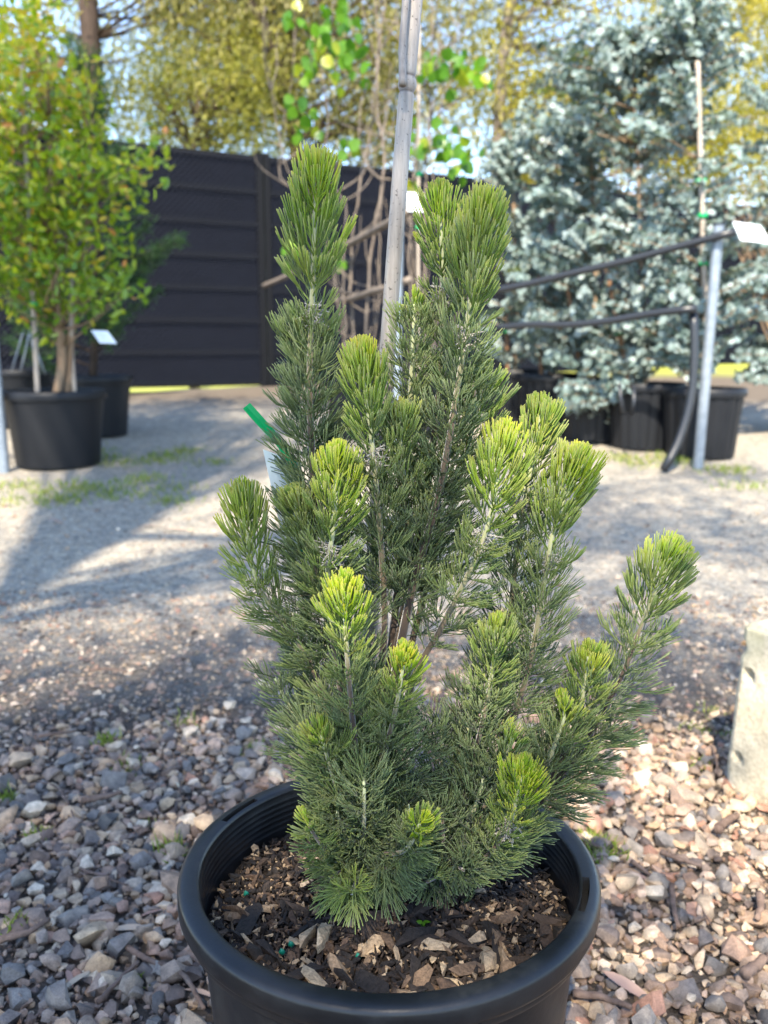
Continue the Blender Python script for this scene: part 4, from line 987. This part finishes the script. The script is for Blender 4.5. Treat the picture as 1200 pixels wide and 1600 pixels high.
SH = [
 # tip ... base                                                                                        new   bare
 ([(497, 232, .03), (492, 330, .03), (489, 435, .03), (484, 600, .03), (490, 770, .02), (500, 880, .01), (545, 1100, 0), BL], .118, 1010, {}),
 ([(690, 272, .07), (688, 340, .07), (692, 430, .06), (690, 560, .06), (668, 760, .05), (630, 960, .03), (590, 1200, .01), BL], .085, 900, {}),
 ([(757, 284, .02), (748, 380, .02), (735, 470, .02), (716, 600, .02), (686, 770, .02), (640, 940, .01), (595, 1180, .0), BL], .108, 960, {}),
 ([(648, 445, .05), (646, 520, .05), (640, 640, .05), (630, 800, .05), (615, 980, .03), BL], .02, 920, dict(oldtone=.2)),
 ([(567, 520, 0), (570, 600, 0), (582, 700, 0), (596, 860, .01), (600, 1000, .01), (580, 1200, 0), BL], .085, 930, dict(Lnew=.040)),
 ([(629, 612, .02), (626, 690, .02), (635, 790, .03), (640, 880, .03), (606, 1100, .02), BL], .05, 900, dict(Lnew=.038, lime=.6)),
 ([(529, 676, -.03), (525, 760, -.03), (521, 820, -.03), (512, 930, -.02), (535, 1100, -.01), BL], .082, 1000, dict(lime=1.0)),
 ([(376, 742, -.01), (384, 810, -.01), (392, 875, -.01), (420, 945, 0), (470, 1010, .01), (530, 1150, .01), BL], .078, 1120, dict(lime=.9)),
 ([(789, 648, -.03), (780, 730, -.03), (768, 800, -.03), (740, 880, -.02), (690, 980, 0), (640, 1080, 0), BL], .090, 1010, dict(lime=1.0)),
 ([(850, 608, .03), (838, 690, .03), (822, 770, .03), (806, 880, .03), (790, 1000, .02), (740, 1200, .01), BR_], .085, 1100, dict(lime=.9)),
 ([(905, 688, 0), (886, 770, 0), (862, 840, 0), (846, 940, 0), (822, 1060, 0), (765, 1230, 0), BR_], .088, 1150, dict(lime=.9)),
 ([(1062, 834, 0), (1035, 900, 0), (1005, 970, 0), (965, 1070, 0), (900, 1180, 0), (810, 1290, 0), BR_], .075, 1250, dict(lime=.85, collar=False, oldtone=.16, Lold=.05)),
 ([(920, 988, -.01), (918, 1040, -.01), (905, 1110, -.01), (870, 1200, 0), (800, 1310, 0), BR_], .04, 1250, dict(Lnew=.036, lime=.75)),
 ([(781, 950, -.03), (774, 1010, -.03), (762, 1090, -.02), (735, 1210, -.01), BR_], .045, 1330, dict(lime=.8)),
 ([(541, 880, -.07), (538, 950, -.07), (545, 1060, -.06), (556, 1180, -.04), (566, 1300, -.02), BL], .060, 1300, dict(lime=1.15, collar=False, oldtone=.14)),
 ([(632, 985, -.06), (630, 1040, -.06), (618, 1110, -.05), (596, 1200, -.03), BL], .048, 1250, dict(lime=1.15, Lnew=.036, oldtone=.1)),
 ([(822, 1172, -.07), (812, 1230, -.07), (790, 1300, -.05), (740, 1360, -.03), BR_], .060, 1345, dict(lime=1.15, Lnew=.044, oldtone=.06)),
 ([(658, 1254, -.09), (654, 1290, -.09), (630, 1330, -.06), BL], .032, 9999, dict(lime=1.2, Lnew=.034, oldtone=.06)),
 ([(470, 1262, -.06), (488, 1300, -.06), (520, 1340, -.03), (566, 1360, -.01)], .02, 9999, dict(lime=.6, oldtone=.25, Lold=.038)),
 ([(452, 745, -.01), (462, 790, -.01), (480, 850, 0), (505, 930, 0), (545, 1100, 0)], .04, 1000, dict(lime=.8, Lnew=.034)),
 # inner shoots, darkened in colour for the shade inside the bush
 ([(418, 1035, .02), (450, 1100, .02), (500, 1190, .01), BL], .0, 1260, dict(oldtone=.06, Lold=.05, dens=.8)),
 ([(462, 1120, -.02), (484, 1165, -.02), (530, 1240, -.01), BL], .0, 1300, dict(oldtone=.06, Lold=.048, dens=.85)),
 ([(497, 1120, -.06), (506, 1165, -.06), (535, 1260, -.03), BL], .026, 1300, dict(lime=.9, oldtone=.08)),
 ([(470, 1000, .03), (490, 1060, .03), (530, 1180, .02), BL], .0, 1230, dict(oldtone=.06, Lold=.05, dens=.75)),
 ([(600, 1080, -.03), (600, 1140, -.03), (588, 1230, -.02), BL], .0, 1290, dict(oldtone=.05, dens=.85)),
 ([(655, 1120, -.02), (648, 1175, -.02), (610, 1270, -.01), BL], .0, 1300, dict(oldtone=.02, Lold=.046, dens=.8)),
 ([(690, 1110, .01), (690, 1170, .01), (692, 1270, 0), BR_], .0, 1320, dict(oldtone=.02, Lold=.046, dens=.8)),
 ([(735, 1070, 0), (730, 1150, 0), (712, 1270, 0), BR_], .0, 1320, dict(oldtone=.03, Lold=.05, dens=.8)),
 ([(802, 1122, -.03), (790, 1180, -.03), (745, 1290, -.02), BR_], .028, 1330, dict(lime=1.0, oldtone=.03, Lold=.046, dens=.85)),
 ([(886, 1080, -.02), (876, 1140, -.02), (820, 1260, -.01), BR_], .028, 1280, dict(lime=1.0, oldtone=.05, Lold=.05, dens=.8)),
 ([(760, 1190, -.03), (750, 1240, -.03), (720, 1320, -.02), BR_], .0, 1350, dict(oldtone=.0, Lold=.046, dens=.85)),
 ([(690, 1250, -.03), (692, 1290, -.03), (694, 1350, -.01), BR_], .0, 9999, dict(oldtone=.0, dens=.7)),
 ([(640, 1230, -.03), (636, 1275, -.03), (600, 1330, -.02), BL], .0, 9999, dict(oldtone=.02, dens=.85)),
 ([(568, 1190, -.07), (569, 1240, -.07), (568, 1310, -.04), BL], .0, 9999, dict(oldtone=.10)),
 ([(520, 1240, -.05), (530, 1280, -.05), (550, 1320, -.02), BL], .0, 9999, dict(oldtone=.16)),
 ([(850, 1150, .02), (830, 1210, .02), (770, 1310, .01), BR_], .0, 1330, dict(oldtone=.02, Lold=.05, dens=.75)),
 ([(975, 1120, .02), (935, 1165, .02), (850, 1250, .01), BR_], .0, 1320, dict(oldtone=.04, Lold=.056, dens=.6)),
 ([(560, 1010, 0), (560, 1080, 0), (560, 1200, 0), BL], .0, 1290, dict(oldtone=.06)),
 ([(760, 560, .05), (745, 640, .05), (715, 760, .05), (660, 940, .03), BL], .045, 900, dict(lime=.5)),
 ([(470, 500, .05), (478, 600, .05), (486, 720, .04), (505, 900, .02), BL], .0, 950, {}),
 # drooping skirt at the base
 ([(545, 1425, -.09), (550, 1395, -.08), (560, 1365, -.04), (566, 1340, .0)], .0, 9999, dict(oldtone=.36, Lold=.046, wide=.75, dens=.9)),
 ([(503, 1392, -.07), (520, 1370, -.05), (560, 1345, .0)], .0, 9999, dict(oldtone=.34, Lold=.046, dens=.8)),
 ([(612, 1375, -.07), (600, 1355, -.05), (575, 1340, .0)], .0, 9999, dict(oldtone=.16, Lold=.046, dens=.8)),
 ([(652, 1392, -.05), (668, 1378, -.04), (690, 1365, .0)], .0, 9999, dict(oldtone=.02, Lold=.042, dens=.7)),
 ([(738, 1385, -.06), (724, 1360, -.05), (696, 1340, .0)], .0, 9999, dict(oldtone=.05, Lold=.044, dens=.8)),
 ([(800, 1330, -.05), (770, 1315, -.04), (710, 1320, .0)], .0, 9999, dict(oldtone=.04, dens=.8)),
]
for pts, new, bare, kw in SH: shoot(pts, new, bare, **kw)
print('needles', stats[0])

# plant label with a green tie
Yl = .90
t = thing('plant_label', 'pale printed plant label hung on a green tie in the woolly bush', 'label', at(455, 870, Yl))
A = [at(411, 702, Yl), at(470, 724, Yl + .01), at(498, 872, Yl + .005), at(446, 862, Yl - .005)]
nn = nrm(np.cross(A[3] - A[0], A[1] - A[0])); nn = nn * -np.sign(nn[1])
def quad(name, m_, a0, a1, b0, b1, lift, th=.0006):
    f = lambda a, b: (A[0] * (1 - a) + A[1] * a) * (1 - b) + (A[3] * (1 - a) + A[2] * a) * b
    p = [f(a0, b0), f(a1, b0), f(a1, b1), f(a0, b1)]; mb = MB()
    mb.add(np.array([x + nn * lift for x in p] + [x + nn * (lift - th) for x in p]), np.array([[0, 1, 2, 3], [7, 6, 5, 4], [0, 4, 5, 1], [1, 5, 6, 2], [2, 6, 7, 3], [3, 7, 4, 0]])); return mb.build(name, m_, t, False)
quad('card', M['card'], 0, 1, 0, 1, 0, .0008)
for k, (b_, e) in enumerate([(.07, .75), (.15, .55), (.19, .8)]): quad('print', M['card_print'], .1, e, b_, b_ + .012, .0008, .0004)
quad('green_band', M['card_green'], .02, .98, .90, .985, .0009, .0004)
mb = MB(); qq, _ = smooth_path([at(385, 634, Yl - .01), at(410, 662, Yl - .005), at(437, 692, Yl), at(452, 716, Yl), at(468, 740, Yl + .01)], .004)
Tn = nrm(np.gradient(qq, axis=0)); sd_ = nrm(np.cross(Tn, np.array([0, 1.0, 0]))); wd = np.interp(np.arange(len(qq)), [0, 3, len(qq) * .7, len(qq) - 1], [.0045, .0048, .004, .0025])[:, None]
for sgn in (0,):
    Vt = np.stack([qq - sd_ * wd, qq - [0, .0016, 0], qq + sd_ * wd, qq + [0, .0016, 0]], 1); n_ = len(qq)
    i = np.arange(n_ - 1)[:, None] * 4; j = np.arange(4)[None]; k = (j + 1) % 4
    mb.add(Vt.reshape(-1, 3), [np.stack([i + j, i + k, i + 4 + k, i + 4 + j], -1).reshape(-1, 4), np.array([[0, 1, 2, 3]]), np.array([[3, 2, 1, 0]]) + (n_ - 1) * 4])
mb.build('tie', M['tie'], t, False)

# ------------------------------------------------------------------ litter: grass tufts, dry leaves, twigs
def tuft(px, py, n, hgt, rad_):
    p = on_ground(px, py); mb = MB(); b_ = p + np.column_stack([rng.normal(size=(n, 2)) * rad_, np.zeros(n)])
    D = nrm(rng.normal(size=(n, 3)) * [.6, .6, .2] + [0, 0, 1]); C = np.zeros((n, 3)); C[:, 0] = np.clip(rng.normal(.5, .22, n), 0, 1)
    b_[:, 2] = gz(b_[:, 0], b_[:, 1]) + .004
    mb2_ = MB(); leaves(mb, b_, D, rng.uniform(.5, 1.2, n) * hgt, .0035 if py > 1000 else .008, C)
    o = mb.build('grass_tuft', M['grass']); tag(o, 'small tuft of green grass growing among the loose stones' if py > 900 else 'patch of low grass at the edge of the gravel drive', 'grass', 'grass tufts in the gravel' if py > 900 else 'grass patches along the drive'); return o
for a_ in [(165, 1165, 40, .03, .013), (285, 1135, 35, .03, .02), (200, 1205, 30, .025, .025), (400, 1180, 40, .03, .014), (10, 1255, 40, .035, .014), (60, 1310, 30, .03, .009), (270, 1340, 40, .035, .015), (20, 1460, 25, .03, .012),
           (940, 1340, 110, .032, .018), (925, 1322, 60, .03, .012), (1085, 1145, 30, .02, .02), (1110, 1120, 25, .02, .02), (1090, 1200, 20, .02, .02), (1140, 1150, 20, .02, .015), (230, 1295, 14, .02, .01), (215, 1540, 14, .02, .008)]: tuft(*a_)
spots = [(px + rng.normal() * 8, 768 + rng.normal() * 14) for px in range(-30, 290, 22)] + [(px + rng.normal() * 8, 712 + rng.normal() * 10) for px in range(120, 330, 26)] + [(px + rng.normal() * 8, 722 + rng.normal() * 14) for px in range(960, 1180, 22)]
mb = MB()
for px, py in spots:
    n = 60; b_ = on_ground(px, py) + np.column_stack([rng.normal(size=(n, 2)) * .07, np.zeros(n)]); b_[:, 2] = gz(b_[:, 0], b_[:, 1]) - .002
    C = np.zeros((n, 3)); C[:, 0] = np.clip(rng.normal(.6, .25, n), 0, 1); leaves(mb, b_, nrm(rng.normal(size=(n, 3)) * [.6, .6, .2] + [0, 0, 1]), rng.uniform(.02, .055, n), .007, C)
g_ = mb.build('grass', M['grass'], None, True, None, 'stuff'); tag(g_, 'patchy low grass along the edges of the gravel drive', 'grass')
mb = MB(); ls = np.linspace(0, 1, 7); wl = np.sin(np.pi * ls ** .8) * .085 + .003
Vl = np.concatenate([np.stack([ls - .5, wl, .04 * np.sin(ls * 5) + .02], 1), np.stack([ls - .5, 0 * wl, .04 * np.sin(ls * 5)], 1), np.stack([ls - .5, -wl, .04 * np.sin(ls * 5) + .02], 1)])
mb.add(Vl, np.array([[k + 7 * r_, k + 1 + 7 * r_, k + 8 + 7 * r_, k + 7 + 7 * r_] for r_ in (0, 1) for k in range(6)])); dl_me = mb.mesh('dry_leaf', M['dry_leaf'])
DL = [(213, 1466, .075, 10), (305, 985, .04, -50), (275, 1232, .05, -60), (125, 1545, .06, 60), (110, 1545, .05, -60), (320, 1570, .06, -15), (985, 1560, .085, -35), (1070, 1311, .085, 5), (80, 1290, .04, 80), (270, 918, .05, 20), (150, 1380, .05, 0),
      (90, 818, .09, 0), (235, 825, .10, 12), (275, 830, .11, -4), (190, 885, .08, 5), (155, 950, .06, 0), (1000, 1385, .07, -40), (1150, 1290, .05, 30), (700, 900, .05, 0), (1095, 990, .04, 20), (1080, 1015, .04, 0), (240, 1440, .04, 30)]
for k, (px, py, L_, a_) in enumerate(DL):
    p = on_ground(px, py); o = bpy.data.objects.new('dry_leaf', dl_me); col.objects.link(o); o.location = Vector(p) + Vector((0, 0, .016 if py > 1060 else .008)); o.scale = (L_,) * 3; o.rotation_euler = (rng.normal() * .2, rng.normal() * .15, R(a_))
    tag(o, 'curled dry gum leaf lying on the loose stones' if py > 1060 else 'dry gum leaf lying on the pale gravel drive', 'leaf', 'dry leaves on the loose stones' if py > 1060 else 'dry leaves on the drive')
TW = [([(198, 1500), (235, 1520), (285, 1545), (320, 1598)], .0045), ([(155, 1590), (190, 1550), (218, 1525)], .004), ([(0, 1493), (40, 1480), (78, 1458)], .006), ([(60, 1235), (95, 1250), (120, 1300), (132, 1325)], .002), ([(125, 1372), (160, 1388), (200, 1402)], .0022),
      ([(130, 1270), (160, 1263), (192, 1256)], .007), ([(895, 1575), (940, 1585), (985, 1598)], .006), ([(1032, 1350), (1060, 1363), (1095, 1372)], .005), ([(1048, 1405), (1052, 1440), (1058, 1470)], .005), ([(1120, 1320), (1135, 1305), (1150, 1295)], .009),
      ([(1160, 1550), (1180, 1535), (1200, 1520)], .009), ([(1098, 1385), (1097, 1410), (1098, 1430)], .0018), ([(985, 1365), (1005, 1378), (1020, 1392)], .004), ([(1110, 1180), (1118, 1200), (1120, 1225)], .003), ([(140, 1060), (165, 1057), (200, 1062)], .004), ([(60, 1165), (90, 1160), (120, 1156)], .004),
      ([(900, 1322), (920, 1335), (940, 1345)], .005), ([(1090, 1430), (1100, 1445), (1110, 1462)], .0018), ([(1185, 1420), (1187, 1440), (1182, 1460)], .007), ([(210, 1243), (240, 1236), (278, 1226)], .0018)]
for pts, r_ in TW:
    P = [on_ground(x, y) + [0, 0, .016 + r_ + rng.uniform(0, .004)] for x, y in pts]; mb = MB(); qq, _ = smooth_path(P, .008); qq += rng.normal(size=qq.shape) * r_ * .12
    tube(mb, qq, np.linspace(r_, r_ * .6, len(qq)), 7); o = mb.build('twig', M['twig'])
    tag(o, *(('thick grey brown stick lying on the loose stones', 'stick', 'thick sticks on the loose stones') if r_ > .0058 else ('medium brown twig lying on the loose stones', 'twig', 'medium twigs on the loose stones') if r_ > .0028 else ('hair thin brown twig lying across the loose stones', 'twig', 'thin twigs on the loose stones')))
